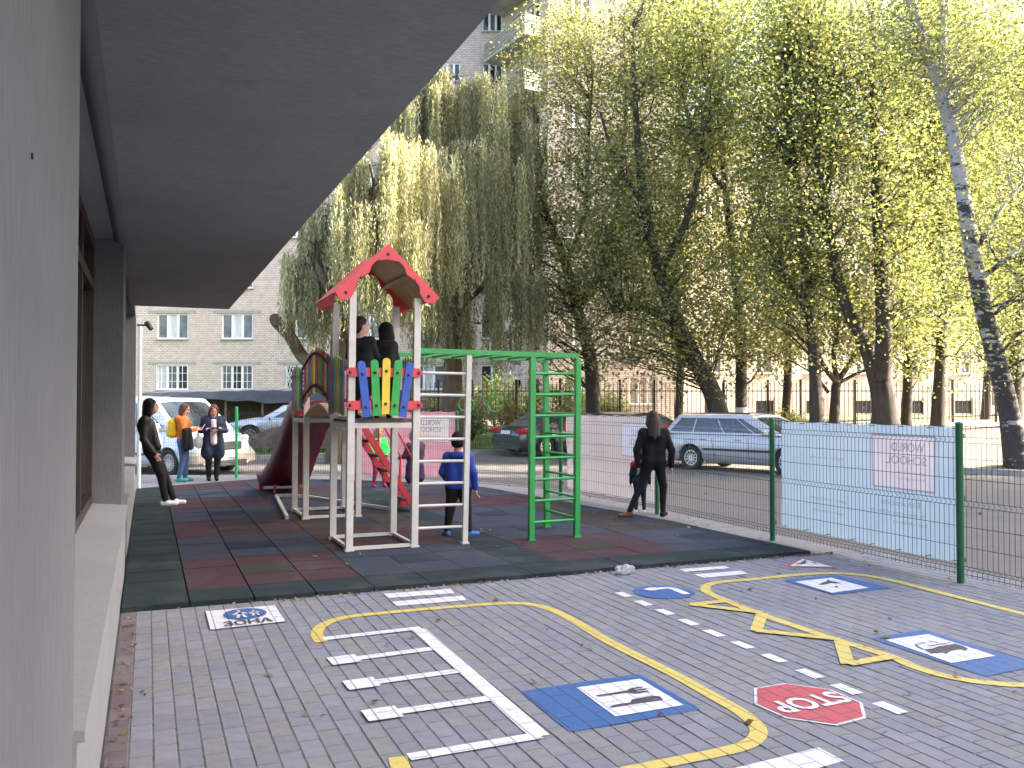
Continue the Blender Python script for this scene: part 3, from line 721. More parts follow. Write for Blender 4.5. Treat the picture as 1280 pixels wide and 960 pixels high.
BLp = cloth('lilac_print', (.70, .68, .80), .06); LIp = cloth('blue_lilac_print', (.60, .66, .86), .08); PKp = cloth('white_print', (.85, .80, .82), .06)
# panel 2 runs from y=5.64 (near) to 8.25 (far); s grows away from the camera
banner('pale blue banner on the nearest fence panel', 2, BL, BLp, .16, 1.385, .06, 2.52, (.34, 1.10, .76, 1.275),
       [('WORLD', .66, 1.165, .42, .085, .012), ('SCHOOL', .68, 1.04, .5, .085, .012), ('private school', .62, .92, .34, .032, 0), ('kindergarten', .62, .86, .34, .032, 0),
        ('Education', .75, .62, .5, .05, 0), ('in the centre of the city', .8, .52, .7, .05, 0), ('for children', .62, .44, .4, .04, 0), ('english every day', 1.75, 1.0, .55, .04, 0), ('games and friends', 1.75, .55, .6, .045, 0), ('open lessons', 1.75, .42, .5, .04, 0)], M['print_grey'], 1)
banner('see-through lilac banner behind the standing woman in black', 4, LI, LIp, .12, 1.4, .05, 2.68, (.28, 1.02, .78, 1.28),
       [('WORLD', .58, 1.14, .36, .09, .012), ('SCHOOL', .6, 1.0, .46, .09, .012), ('private school', 1.55, .93, .5, .04, 0), ('kindergarten', 1.7, .8, .5, .04, 0)], M['print_grey'], 2)
banner('pink banner on the far fence panel behind the red ladder', 6, PK, PKp, .13, 1.42, .06, 2.62, (.2, 1.02, .82, 1.33),
       [('WORLD', .62, 1.2, .46, .1, .012), ('SCHOOL', .64, 1.06, .52, .1, .012), ('private school', .6, .94, .36, .035, 0), ('kindergarten', .6, .88, .36, .035, 0)], M['print_grey'], 3)

# ------------------------------------------------------------------ play structure
X0, X1, YA, YB, YC, YD = 1.97, 2.68, 9.16, 10.04, 11.88, 12.82        # near tower Y A-B, far tower Y C-D
play = thing('play_structure', 'two-tower wooden climbing frame with red roof, slide, ladder, wall bars and green monkey bars', 'playground', (2.3, 10, .033))
def bp(mb, name, mat_, parent=None):
    """part of the play structure; parent is a part (located at the same origin)"""
    if parent is None: return mb.build(name, mat_, play, rel=True)
    mb.v = [(p[0] - play.location.x, p[1] - play.location.y, p[2] - play.location.z) for p in mb.v]; return mb.build(name, mat_, parent)
PW_ = .072
def post(x, y, z1, x2=None, y2=None, mat_='white_steel', w=PW_):
    mb = MB(); a, b_ = Vector((x, y, .034)), Vector((x if x2 is None else x2, y if y2 is None else y2, z1)); mb.bar(a, b_, w)
    mb.box(b_ + Vector((0, 0, .006)), (w * .92, w * .92, .012)); mb.box(a + Vector((0, 0, .012)), (w * 1.35, w * 1.35, .018))
    for s in (-.02, .02): mb.tube([a + Vector((s, -w / 2, .1)), a + Vector((s, -w / 2 - .006, .1))], .006, 6)
    return bp(mb, 'post', M[mat_])
post(X0, YA, 2.76, X0 + .03, YA); post(X1, YA, 2.72, X1 + .03, YA); post(X0, YB, 2.72, X0 + .03, YB); post(X1, YB, 2.72, X1 + .03, YB)
for x, y in ((X0, YC), (X1, YC), (X0, YD), (X1, YD)): post(x, y, 2.05, x + .01, y)
# ground frames of both towers
for (ya, yb) in ((YA, YB), (YC, YD)):
    for a, b_ in (((X0, ya), (X1, ya)), ((X0, yb), (X1, yb)), ((X0, ya), (X0, yb)), ((X1, ya), (X1, yb))):
        va, vb = Vector((*a, .06)), Vector((*b_, .06)); t = (vb - va).normalized(); mb = MB(); mb.bar(va + t * .037, vb - t * .037, .036); bp(mb, 'ground_bar', M['white_steel'])
for a, b_ in (((1.74, 11.95), (1.98, 14.85)), ((1.98, 14.87), (2.42, 14.5)), ((2.44, 14.48), (3.3, 12.25))):
    mb = MB(); mb.bar((*a, .06), (*b_, .06), .045); bp(mb, 'ground_bar', M['white_steel'])
# decks with edge rails
for (ya, yb) in ((YA, YB), (YC, YD)):
    mb = MB(); mb.box(((X0 + X1) / 2, (ya + yb) / 2, 1.405), (X1 - X0 - .005, yb - ya - .005, .03)); bp(mb, 'deck', M['dark_deck'])
    for a, b_ in (((X0, ya), (X1, ya)), ((X0, yb), (X1, yb)), ((X0, ya), (X0, yb)), ((X1, ya), (X1, yb))):
        va, vb = Vector((*a, 1.355)), Vector((*b_, 1.355)); t = (vb - va).normalized(); mb = MB(); mb.bar(va + t * .037, vb - t * .037, .05, .055); bp(mb, 'deck_rail', M['white_steel'])
def rounded(x0, x1, z0, z1, r0, r1, k=6):
    """upright board outline with round top and bottom"""
    w = (x1 - x0) / 2; c = (x0 + x1) / 2; P = []
    if r0: P += [(c - w * math.cos(math.pi * i / k), z0 + r0 - r0 * math.sin(math.pi * i / k)) for i in range(k + 1)]
    else: P += [(x0, z0), (x1, z0)]
    P += [(c + w * math.cos(math.pi * i / k), z1 - r1 + r1 * math.sin(math.pi * i / k)) for i in range(k + 1)]
    return P
def board_x(poly, y, th, lean=0.0, cx=0, cz=0):
    """matrix that stands an x-z outline up in the plane y"""
    R_ = Matrix.Rotation(lean, 4, 'Y'); return Matrix.Translation((cx, y, cz)) @ R_ @ Matrix(((1, 0, 0, 0), (0, 0, -1, 0), (0, 1, 0, 0), (0, 0, 0, 1)))
def bolt(parent, p, d):
    mb = MB(); p, d = Vector(p), Vector(d); mb.tube([p, p + d * .014, p + d * .02], [.017, .016, .009], 8); bp(mb, 'bolt', M['bolt'], parent)
# front fence of the near tower
for z in (1.92, 1.57):
    mb = MB(); P = [(-.415, -.045)] + [(.37 + .045 * math.sin(math.pi * i / 6), -.045 + .09 * i / 6) for i in range(7)] ; 
    P = [(-.37 - .05 * math.sin(math.pi * i / 6), .048 - .096 * i / 6) for i in range(7)] + [(.37 + .05 * math.sin(math.pi * i / 6), -.048 + .096 * i / 6) for i in range(7)]
    mb.prism(P, -.011, .011, 0, board_x(P, YA - .049, 0, 0, (X0 + X1) / 2 + .015, z)); rl_ = bp(mb, 'rail', M['red_board'])
    for s in (-1, 1): bolt(rl_, ((X0 + X1) / 2 + .015 + s * .375, YA - .06, z), (0, -1, 0))
for k, (xo, ln, colr) in enumerate(((-.235, -.115, 'blue_board'), (-.112, -.05, 'green_board'), (.0, .02, 'yellow_board'), (.112, .085, 'green_board'), (.225, .15, 'blue_board'))):
    P = rounded(-.042, .042, -.3, .3, 0, .04); mb = MB(); zc_ = 1.775 - .035 * abs(k - 2) / 2
    X = board_x(P, YA - .073, 0, ln, (X0 + X1) / 2 + .02 + xo, zc_); mb.prism(P, -.011, .011, 0, X); pk = bp(mb, 'picket', M[colr])
    for dz in (-.19, .16):
        c_ = X @ Vector((0, dz, 0)); bolt(pk, (c_.x, YA - .084, c_.z), (0, -1, 0))
# side pickets on the left faces, the hump bridge and its pickets
pcol = ['greyblue_board', 'olive_board', 'green_board', 'crimson_board', 'greyblue_board', 'olive_board', 'edge_green', 'crimson_board', 'yellow_board']
def side_picket(x, y, z0, z1, colr, w=.062):
    P = rounded(-w / 2, w / 2, 0, z1 - z0, 0, .03); mb = MB()
    X = Matrix.Translation((x, y, z0)) @ Matrix(((0, 0, 1, 0), (1, 0, 0, 0), (0, 1, 0, 0), (0, 0, 0, 1))); mb.prism(P, -.01, .01, 0, X); return bp(mb, 'picket', M[colr])
def rail_y(x, pts, mat_='crimson_board', r=.018):
    mb = MB(); mb.tube([(x, y, z) for y, z in pts], r, 6); return bp(mb, 'rail', M[mat_])
for x in (X0 - .05, X1 + .05):
    for i in range(8):
        if x > X0 and i > 5: continue
        side_picket(x, YA + .08 + i * .104, 1.5 - .012 * abs(i - 3.5), 2.13 - .02 * abs(i - 3.5), ['greyblue_board', 'edge_green', 'olive_board', 'olive_board', 'green_board', 'greyblue_board', 'crimson_board', 'greyblue_board'][i])
    rail_y(x + (.02 if x < 2 else -.02), [(YA + .03, 1.62), (YB - .03, 1.62)]); rail_y(x + (.02 if x < 2 else -.02), [(YA + .03, 1.97), (YB - .03, 1.97)])
for i in range(7):
    side_picket(X0 - .05, YC + .06 + i * .13, 1.5, 2.12 - .02 * abs(i - 3), ['greyblue_board', 'edge_green', 'olive_board', 'green_board', 'greyblue_board', 'crimson_board', 'greyblue_board'][i], .075)
rail_y(X0 - .03, [(YC, 1.6), (YD, 1.6)]); rail_y(X0 - .03, [(YC, 1.98), (YD, 1.98)])
hump = lambda y: .17 * math.sin(math.pi * (y - YB) / (YC - YB))
for x in (X0 - .03, X1 + .03):
    ys = [YB + .07 + i * .107 for i in range(17)]
    for i, y in enumerate(ys): side_picket(x, y, 1.56 + hump(y), 2.12 + hump(y), ['greyblue_board', 'greyblue_board', 'yellow_board', 'crimson_board', 'crimson_board', 'green_board', 'edge_green', 'crimson_board', 'crimson_board', 'yellow_board', 'olive_board', 'greyblue_board', 'greyblue_board', 'crimson_board', 'olive_board', 'greyblue_board', 'crimson_board'][i], .056)
    for dz in (.08, .48):
        mb = MB(); mb.tube([(x - .018 * (1 if x < 2 else -1), y, 1.56 + dz + hump(y)) for y in [YB] + ys + [YC]], .012, 6)
        for y in ys: mb.sphere((x - .02 * (1 if x < 2 else -1), y, 1.56 + dz + hump(y)), .022, seg=6, rings=4)
        bp(mb, 'rope', M['rope'])
for i in range(15):
    y = YB + .09 + i * .119; mb = MB(); a_ = math.atan(.17 * math.pi / (YC - YB) * math.cos(math.pi * (y - YB) / (YC - YB)))
    mb.box(((X0 + X1) / 2, y, 1.41 + hump(y)), (X1 - X0 + .04, .1, .03), 0, Matrix.Rotation(a_, 3, 'X')); bp(mb, 'bridge_plank', M['plywood'])
# right-hand guard between the near tower and the monkey bars
# roof of the near tower: gables with a scalloped edge, two sloping panels
AX, AZ, EX, EZ = (X0 + X1) / 2 + .03, 3.27, .545, 2.77
def gable(y):
    up = [(-EX - .02, EZ - AZ - .02), (0, 0.02), (EX + .02, EZ - AZ - .02)]
    lo = []
    ctrl = [(EX - .03, -.60), (EX - .14, -.585), (EX - .19, -.50), (EX - .2, -.42), (EX - .25, -.36), (EX - .34, -.30), (EX - .37, -.22), (EX - .42, -.165), (0, -.15)]
    lo = ctrl + [(-a, b_) for a, b_ in ctrl[-2::-1]]
    P = [(up[0][0], up[0][1]), (up[1][0], up[1][1]), (up[2][0], up[2][1])] + lo
    mb = MB(); mb.prism(P, -.012, .012, 0, board_x(P, y, 0, 0, AX, AZ)); g_ = bp(mb, 'gable_board', M['red_board'])
    for bx, bz in ((0, -.09), (-.29, -.36), (.29, -.36), (-.45, -.52), (.45, -.52)):
        bolt(g_, (AX + bx, y + (-.012 if y < 9.6 else .012), AZ + bz), (0, -1 if y < 9.6 else 1, 0))
gable(YA - .11); gable(YB + .13)
for s in (-1, 1):
    mb = MB(); a = Vector((AX, 0, AZ - .005)); e = Vector((AX + s * (EX + .03), 0, EZ - .03)); t = (e - a).normalized(); nn = Vector((-t.z, 0, t.x)) * (1 if s > 0 else -1)
    if nn.z < 0: nn = -nn
    ya, yb = YA - .095, YB + .115
    P = [a, e, e - nn * .018, a - nn * .018]
    vs = [Vector((p.x, ya, p.z)) for p in P] + [Vector((p.x, yb, p.z)) for p in P]
    mb.add(vs, [(3, 2, 1, 0), (4, 5, 6, 7), (1, 2, 6, 5), (0, 4, 7, 3), (2, 3, 7, 6)], 0); mb.add(vs, [(0, 1, 5, 4)], 1)
    bp(mb, 'roof_panel', [M['plywood'], M['red_board']])
    mb = MB(); c_ = (a + e) / 2 - nn * .05; mb.bar((c_.x, ya, c_.z), (c_.x, yb, c_.z), .045); bp(mb, 'roof_batten', M['plywood'])
# slide behind the far tower
SX, SW = 2.26, .30
sp = [(12.72, 1.40), (12.95, 1.40), (13.2, 1.33), (13.7, 1.08), (14.3, .76), (14.9, .47), (15.4, .27), (15.8, .17), (16.15, .14), (16.3, .14)]
mb = MB(); vs, fs, mi_ = [], [], []
for i, (y, z) in enumerate(sp):
    w = SW + (.1 * max(0, (y - 14.5) / 1.8)); h = .2
    ring = [(-w - .05, h), (-w - .01, h + .01), (-w + .03, h - .03), (-w + .06, .03), (-w + .1, 0), (0, -.012), (w - .1, 0), (w - .06, .03), (w - .03, h - .03), (w + .01, h + .01), (w + .05, h), (w + .03, h - .06), (w + .0, -.035), (0, -.05), (-w, -.035), (-w - .03, h - .06)]
    vs += [(SX + a, y, z + b_) for a, b_ in ring]
n_ = 16
for i in range(len(sp) - 1):
    for k in range(n_):
        a, b_ = i * n_ + k, i * n_ + (k + 1) % n_; fs.append((a, a + n_, b_ + n_, b_))
mb.add(vs, fs, 0, True); mb.add(vs[:n_], [tuple(range(n_))], 0); mb.add(vs[-n_:], [tuple(range(n_))[::-1]], 0)
for s in (-1, 1): mb.tube([(SX + s * (SW + .1 * max(0, (y - 14.5) / 1.8) + .01), y, z + .205) for y, z in sp], .03, 7, 1)
mb.box((SX - .37, 16.2, .16), (.07, .2, .26), 1)
sl_ = bp(mb, 'slide', [M['slide_red'], M['slide_edge']])
mb = MB(); P = [(.28 * math.cos(math.pi * i / 12), .30 * math.sin(math.pi * i / 12)) for i in range(13)] + [(.2 * math.cos(math.pi * i / 12), .19 * math.sin(math.pi * i / 12)) for i in range(12, -1, -1)]
mb.prism(P, -.02, .3, 0, board_x(P, 13.0, 0, 0, SX, 1.33)); bp(mb, 'hood', M['slide_red'], sl_)
mb = MB(); mb.bar((SX - .2, 15.6, .03), (SX - .2, 15.6, .2), .04); mb.bar((SX + .2, 15.6, .03), (SX + .2, 15.6, .2), .04); bp(mb, 'slide_foot', M['red_steel'], sl_)
# red ladder on the right of the far tower
for y in (12.1, 12.75):
    mb = MB(); mb.bar((X1 + .03, y, 1.40), (3.58, y, .035), .045, .09); st_ = bp(mb, 'stringer', M['red_steel'])
    mb = MB(); mb.tube([(X1 + .03, y, 1.45), (X1 + .03, y, 2.05), (X1 + .2, y, 2.08), (3.2, y, 1.35), (3.52, y, .78), (3.5, y, .2)], .016, 7); mb.tube([(3.02, y, .9), (3.02, y, 1.62)], .013, 6); bp(mb, 'handrail', M['red_steel'], st_)
for i in range(6):
    t = (i + .6) / 6.3; mb = MB(); mb.box((X1 + .03 + (3.58 - X1) * t, 12.425, 1.40 - 1.36 * t), (.15, .6, .03)); bp(mb, 'tread', M['tread'])
# wall bars right of the near tower
WX = 3.26
mb = MB(); mb.bar((WX, YA, .034), (WX + .05, YA, 2.17), .058); mb.box((WX, YA, .045), (.085, .085, .018)); wb = bp(mb, 'wall_bar_post', M['white_steel'])
for i in range(8):
    z = .225 + i * .242; mb = MB(); mb.tube([(X1 + .03, YA - .0, z + .006), (WX + .05 * z / 2.17, YA, z)], .0165, 8); bp(mb, 'rung', M['white_steel'], wb)
# green monkey bars with end ladder and two rings
GX0, GX1, GZ = 4.03, 4.615, 2.155
mb = MB(); mb.bar((X1 + .037, YA, GZ + .01), (GX1 + .03, YA - .05, GZ - .01), .045, .055); mbeam = bp(mb, 'monkey_bar_beam', M['green_steel'])
mb = MB(); mb.bar((X1 + .037, YB, GZ + .01), (GX1 + .03, YB - .05, GZ - .01), .045, .055); bp(mb, 'monkey_bar_beam', M['green_steel'])
for i in range(8):
    x = X1 + .24 + i * .245; mb = MB(); mb.tube([(x, YA + .005, GZ - .008), (x, YB - .02, GZ - .008)], .016, 7); bp(mb, 'rung', M['green_steel'], mbeam)
for (x, y, lx) in ((GX0, 9.075, .02), (GX1, 9.09, .02), (GX1 + .02, 9.95, -.015)):
    mb = MB(); mb.bar((x, y, .034), (x + lx, y, GZ - .04), .062, .062); mb.box((x, y, .043), (.09, .09, .016)); gp_ = bp(mb, 'ladder_post', M['green_steel'])
for i in range(8):
    z = .235 + i * .242; mb = MB(); mb.tube([(GX0 + .03, 9.08, z), (GX1 - .025, 9.09, z + .004)], .0165, 8); bp(mb, 'rung', M['green_steel'], gp_)
    mb = MB(); mb.tube([(GX1, 9.12, z + .02), (GX1 + .01, 9.92, z + .02)], .0155, 8); bp(mb, 'rung', M['green_steel'], gp_)
for (x, y) in ((3.44, 9.62), (3.76, 9.5)):
    mb = MB(); zc_ = 1.575; mb.tube([(x + .085 * math.cos(k * math.pi / 12), y - .03 * math.cos(k * math.pi / 12), zc_ + .085 * math.sin(k * math.pi / 12)) for k in range(25)], .009, 6, cap=False); rg = bp(mb, 'ring', M['green_steel'])
    mb = MB(); mb.tube([(x, y, zc_ + .085), (x - .01, y, 1.9), (x - .035, y, GZ - .02)], .0055, 5); bp(mb, 'ring_rope', M['green_steel'], rg)
# ------------------------------------------------------------------ buildings behind
def brick_mat(name, c1, c2, mortar, bw=.25, rh=.1, ms=.012):
    m, n, b, o = new_mat(name); tc = n.nodes.new('ShaderNodeTexCoord'); sp_ = n.nodes.new('ShaderNodeSeparateXYZ'); n.links.new(tc.outputs['Object'], sp_.inputs[0])
    cb = n.nodes.new('ShaderNodeCombineXYZ'); ad = n.nodes.new('ShaderNodeMath'); ad.operation = 'ADD'; n.links.new(sp_.outputs[0], ad.inputs[0]); n.links.new(sp_.outputs[1], ad.inputs[1])
    n.links.new(ad.outputs[0], cb.inputs[0]); n.links.new(sp_.outputs[2], cb.inputs[1])
    bt = n.nodes.new('ShaderNodeTexBrick'); n.links.new(cb.outputs[0], bt.inputs['Vector'])
    for k, v in (('Scale', 1.0), ('Mortar Size', ms), ('Brick Width', bw), ('Row Height', rh), ('Bias', 0.0)): bt.inputs[k].default_value = v
    bt.inputs['Color1'].default_value = c4(c1); bt.inputs['Color2'].default_value = c4(c2); bt.inputs['Mortar'].default_value = c4(mortar)
    f = noise(n, .5, 6, .65); f3 = noise(n, 3.5, 3, .6)
    cc = mixc(n, ramp(n, f, [(.4, 0.0), (.75, .5)]), bt.outputs['Color'], [x * .72 for x in c1])
    cc = mixc(n, 1.0, cc, ramp(n, f3, [(.3, .86), (.7, 1.08)]), 'MULTIPLY')
    n.links.new(cc, b.inputs['Base Color']); b.inputs['Roughness'].default_value = .92; bump(n, b, bt.outputs['Fac'], -.5, .02); return m
M['brick_pale'] = brick_mat('pale_silicate_brick', (.62, .515, .44), (.52, .425, .355), (.28, .225, .185))
M['brick_cream'] = brick_mat('cream_silicate_brick', (.50, .45, .38), (.42, .375, .31), (.24, .2, .165))
M['pane_dark'] = pm('window_pane_dark', (.035, .04, .045), .08, var=.5, scale=1.2, spec=.55)
M['pane_grey'] = pm('window_pane_grey', (.13, .14, .15), .1, var=.5, scale=1.5, spec=.55)
M['pane_curtain'] = pm('window_pane_curtain', (.48, .48, .47), .15, var=.25, scale=2.5, stretch=(8, 1, .4), spec=.55)
M['sill_tin'] = pm('tin_sill', (.5, .5, .5), .5, .3)
M['lintel'] = pm('concrete_lintel', (.30, .27, .245), .9, var=.15)
def window_parts(w, h, sash, kinds, deep=.12, sill=True, frame='white_frame'):
    """meshes for one window, origin at the middle of its sill, wall surface at y=0 and outside at -y"""
    f = MB(); t = .07; y = deep
    f.box((0, y, t / 2), (w, .08, t)); f.box((0, y, h - t / 2), (w, .08, t)); f.box((-w / 2 + t / 2, y, h / 2), (t, .078, h - 2 * t)); f.box((w / 2 - t / 2, y, h / 2), (t, .078, h - 2 * t))
    cuts = [-w / 2] + [(-w / 2 + w * s) for s in sash] + [w / 2]
    for c in cuts[1:-1]: f.box((c, y - .004, h / 2), (.12, .09, h - 2 * t))
    # reveals: dark slit round the frame so that the window sits in the wall
    if sill: f.box((0, -.03, -.03), (w + .1, .2, .035), 1)
    ps = []
    for i in range(len(cuts) - 1):
        p = MB(); a, b_ = cuts[i] + .05, cuts[i + 1] - .05; p.box(((a + b_) / 2, y + .012, h / 2), (b_ - a, .02, h - 2 * t + .02)); ps.append(p.mesh('pane', M[kinds[i % len(kinds)]]))
    return f.mesh('window', [M[frame], M['sill_tin']]), ps
def put_window(parent, fm, ps, x, y, z, rz=0.0):
    o_ = mobj('window', fm, parent); o_.location = (x, y, z); o_.rotation_euler = (0, 0, rz)
    for p in ps: mobj('pane', p, o_)
    return o_
def wall_with_holes(x0, x1, z0, z1, holes, th=.35, y0=0.0):
    """wall sheet in the x-z plane with real openings (holes: xa, xb, za, zb), reveals included"""
    mb = MB(); xs = sorted({x0, x1} | {h[0] for h in holes} | {h[1] for h in holes}); zs = sorted({z0, z1} | {h[2] for h in holes} | {h[3] for h in holes})
    hs = [(round(h[0], 4), round(h[1], 4), round(h[2], 4), round(h[3], 4)) for h in holes]
    import bisect
    grid = set()
    for h in holes:
        for i in range(bisect.bisect_left(xs, h[0]), bisect.bisect_left(xs, h[1])):
            for k in range(bisect.bisect_left(zs, h[2]), bisect.bisect_left(zs, h[3])): grid.add((i, k))
    for k in range(len(zs) - 1):
        i = 0
        while i < len(xs) - 1:
            if (i, k) in grid: i += 1; continue
            j = i
            while j < len(xs) - 1 and (j, k) not in grid: j += 1
            mb.add([(xs[i], y0, zs[k]), (xs[j], y0, zs[k]), (xs[j], y0, zs[k + 1]), (xs[i], y0, zs[k + 1])], [(0, 1, 2, 3)]); i = j
    for (a, b_, c, d) in holes:
        mb.add([(a, y0, c), (b_, y0, c), (b_, y0, d), (a, y0, d), (a, y0 + th, c), (b_, y0 + th, c), (b_, y0 + th, d), (a, y0 + th, d)], [(0, 4, 5, 1), (1, 5, 6, 2), (2, 6, 7, 3), (3, 7, 4, 0)])
    return mb
# --- tall block behind the willow; local x runs to the right of the picture, y away from the camera
D1 = 48.0
gz = .3
tall = thing('apartment_block', 'tall pale brick apartment block with balcony behind the willows', 'building', tuple(cw(0, D1, gz)), -YAW)
XL, XR, TOP = -36.0, -.53, 33.0
wins = []
colx = [(u - 640) / FPX * D1 for u in (-25, 55, 135, 215, 296, 376, 456, 536, 615)]
for ci, x in enumerate(colx):
    for fl in range(11):
        zsill = 1.6 + 16 * D1 / FPX + fl * 2.8 - gz
        small = ci >= 7 and fl >= 6
        w = 1.12 if small else (1.72 if ci != 8 else 1.25); h = 1.05 if small else (1.38 if fl else 1.36)
        xx = x + (1.15 if (ci == 7 and fl >= 6) else 0)
        wins.append((xx, zsill + (.3 if small else 0), w, h, ci, fl))
holes = [(x - w / 2, x + w / 2, z, z + h) for (x, z, w, h, ci, fl) in wins]
mb = wall_with_holes(XL, XR, 0, TOP, holes); wall = mb.build('wall', M['brick_pale'], tall)
mb = MB(); mb.box(((XL + XR) / 2, 7.2, TOP / 2), (XR - XL - .01, 13.5, TOP)); mb.build('core', M['black_plastic'], tall)
variants = {}
rr = random.Random(3)
for (x, z, w, h, ci, fl) in wins:
    kd = rr.choice([('pane_grey', 'pane_curtain', 'pane_grey'), ('pane_curtain', 'pane_grey', 'pane_dark'), ('pane_grey', 'pane_dark', 'pane_grey'), ('pane_dark', 'pane_grey', 'pane_dark')])
    if (ci, fl) == (3, 1): kd = ('pane_grey', 'pane_curtain', 'pane_grey')
    if (ci, fl) == (5, 2): kd = ('pane_curtain', 'pane_curtain')
    if ci == 8 and fl < 2: kd = ('pane_dark', 'pane_grey')
    key = (w, h, kd)
    if key not in variants: variants[key] = window_parts(w, h, (.34, .66) if w > 1.5 else (.36, .68) if w < 1.2 else (.5,), kd)
    wo_ = put_window(tall, *variants[key], x, 0, z)
    if fl == 0 and ci in (3, 4, 5):
        g = MB()
        if ci == 5:
            for k in range(-8, 9):
                for s in (-1, 1):
                    g.bar((max(-w / 2, min(w / 2, k * .18)), -.01, 0), (max(-w / 2, min(w / 2, k * .18 + s * .55)), -.01, h), .02)
        else:
            for k in range(7): g.bar((-w / 2 + k * w / 6, -.01, 0), (-w / 2 + k * w / 6, -.01, h), .022)
            for k in range(4): g.bar((-w / 2, -.016, k * h / 3), (w / 2, -.016, k * h / 3), .022)
        g.build('grille', M['white_frame'], wo_)
    if fl < 4:
        l_ = MB(); l_.box((0, .03, h + .1), (w + .9, .1, .16)); l_.build('lintel', M['lintel'], wo_)
mb = MB(); mb.box((-20.0, -.06, 1.05), (.5, .04, 1.1)); sp_ = mb.build('wall_plate', M['plate'], tall)
for k, z in enumerate((1.45, 1.3, 1.15, 1.0, .85, .7)):
    mb = MB(); mb.box((-20.0, -.083, z), (.22 if k % 2 else .3, .004, .05)); mb.build('text_line', M['lintel'], sp_)
mb = MB(); mb.box(((XL + XR) / 2, -.05, .35), (XR - XL, .1, .7)); mb.build('plinth', M['concrete'], tall)
# slanted wing with the balconies, coming towards the camera, and the front beyond it
A_ = Vector((XR, 0)); B_ = Vector((1.81, 43.9 - D1)); wd = (B_ - A_); WL = wd.length; wa = math.atan2(wd.y, wd.x)
wing = mobj('wing', wall_with_holes(0, WL, 0, TOP, [(1.2, 2.0, .2 + fl * 2.8 + .3, .2 + fl * 2.8 + 2.3) for fl in range(11)] + [(2.7, 3.9, .2 + fl * 2.8 + 1.0, .2 + fl * 2.8 + 2.3) for fl in range(11)]).mesh('wing', M['brick_pale']), tall)
wing.location = (A_.x, A_.y, 0); wing.rotation_euler = (0, 0, wa)
dk = MB(); dk.box((WL / 2, 1.2, TOP / 2), (WL - .7, 1.2, TOP)); dk.build('core', M['black_plastic'], wing)
door_fm, door_ps = window_parts(.8, 2.0, (.5,), ('pane_dark', 'pane_grey'), sill=False); w2_fm, w2_ps = window_parts(1.2, 1.3, (.5,), ('pane_dark', 'pane_grey'))
for fl in range(11):
    z = .2 + fl * 2.8
    if fl > 4:
        for (fm, ps, x, zz) in ((door_fm, door_ps, 1.6, z + .3), (w2_fm, w2_ps, 3.3, z + 1.0)):
            o_ = mobj('wing_window', fm, wing); o_.location = (x, 0, zz)
            pm_ = MB()
        bl = MB(); bl.box((2.3, -.62, z + .16), (4.4, 1.2, .18)); bl.build('balcony_slab', M['concrete'], wing)
        bl = MB()
        for k in range(5): bl.box((2.3, -1.2, z + .36 + k * .17), (4.4, .03, .12))
        for k in range(8): bl.box((.13 + k * .62, -1.17, z + .68), (.05, .03, .95))
        for s in (.12, 4.48):
            for k in range(5): bl.box((s, -.62, z + .36 + k * .17), (.03, 1.14, .12))
        bl.build('balcony_railing', M['olive_board'] if False else pm('weathered_railing', (.27, .25, .19), .8, var=.35, scale=4) if fl == 5 else bpy.data.materials['weathered_railing'], wing)
fr_wins = [(2.0 + k * 3.3, 2.0 + k * 3.3 + 1.4, .2 + fl * 2.8 + 1.0, .2 + fl * 2.8 + 2.4) for k in range(2) for fl in range(11)]
XF = 8.5
fr = mobj('front_bay', wall_with_holes(0, XF - 1.81, 0, TOP, [(a - 1.2, b_ - 1.2, c, d) for a, b_, c, d in fr_wins]).mesh('front_bay', M['brick_pale']), tall)
fr.location = (B_.x, B_.y, 0)
dk = MB(); dk.box(((XF - 1.81) / 2, 5, TOP / 2), (XF - 1.83, 9.2, TOP)); dk.build('core', M['brick_pale'], fr)
f3, p3_ = window_parts(1.4, 1.4, (.36, .68), ('pane_grey', 'pane_dark', 'pane_curtain'))
for (a, b_, c, d) in fr_wins:
    o_ = mobj('bay_window', f3, fr); o_.location = ((a + b_) / 2 - 1.2, 0, c)
# --- lower long block on the right, its front turned towards the sun
P0, P1 = cw(5.5, 50, .6), cw(28.0, 51.6, .6); bv = P1 - P0; BL_ = bv.length; ba = math.atan2(bv.y, bv.x)
low = thing('apartment_block', 'long cream brick block behind the iron fence and the trees on the right', 'building', tuple(P0), ba)
zs_ = [3.3 - .6 + f * 2.9 for f in range(5)]; bx = [BL_ - 1.35 - k * 3.0 for k in range(9)]
bx = [x for x in bx if x > 1]
holes = [(x - .5, x + .5, z, z + 1.35) for x in bx for z in zs_] + [(x - .55, x + .55, .35, 1.1) for x in bx]
wall_with_holes(0, BL_, -.6, 16.2, holes).build('wall', M['brick_cream'], low)
mb = MB(); mb.prism([(.05, .3), (BL_ - .01, .3), (BL_ - .01, 9), (2.7, 9)], -.6, 16.17); mb.build('core', M['brick_cream'], low)
mb = MB(); mb.prism([(-.1, -.45), (BL_ + .3, -.45), (BL_ + .3, 9.4), (2.9, 9.4)], 16.21, 16.45); mb.build('roof_edge', M['concrete'], low)
M['base_render'] = pm('stained_base_render', (.34, .29, .25), .9, var=.25, scale=1.2)
for x0, x1 in zip([0] + [x + .55 for x in bx[::-1]], [x - .55 for x in bx[::-1]] + [BL_]):
    mb = MB(); mb.box(((x0 + x1) / 2, -.03, .35), (x1 - x0, .06, 1.9)); mb.build('base', M['base_render'], low)
vs4 = [window_parts(1.0, 1.35, (.38,), k) for k in (('pane_grey', 'pane_dark'), ('pane_dark', 'pane_grey'), ('pane_curtain', 'pane_dark'))]
bs4 = window_parts(1.1, .75, (), ('pane_dark',), sill=False, frame='iron')
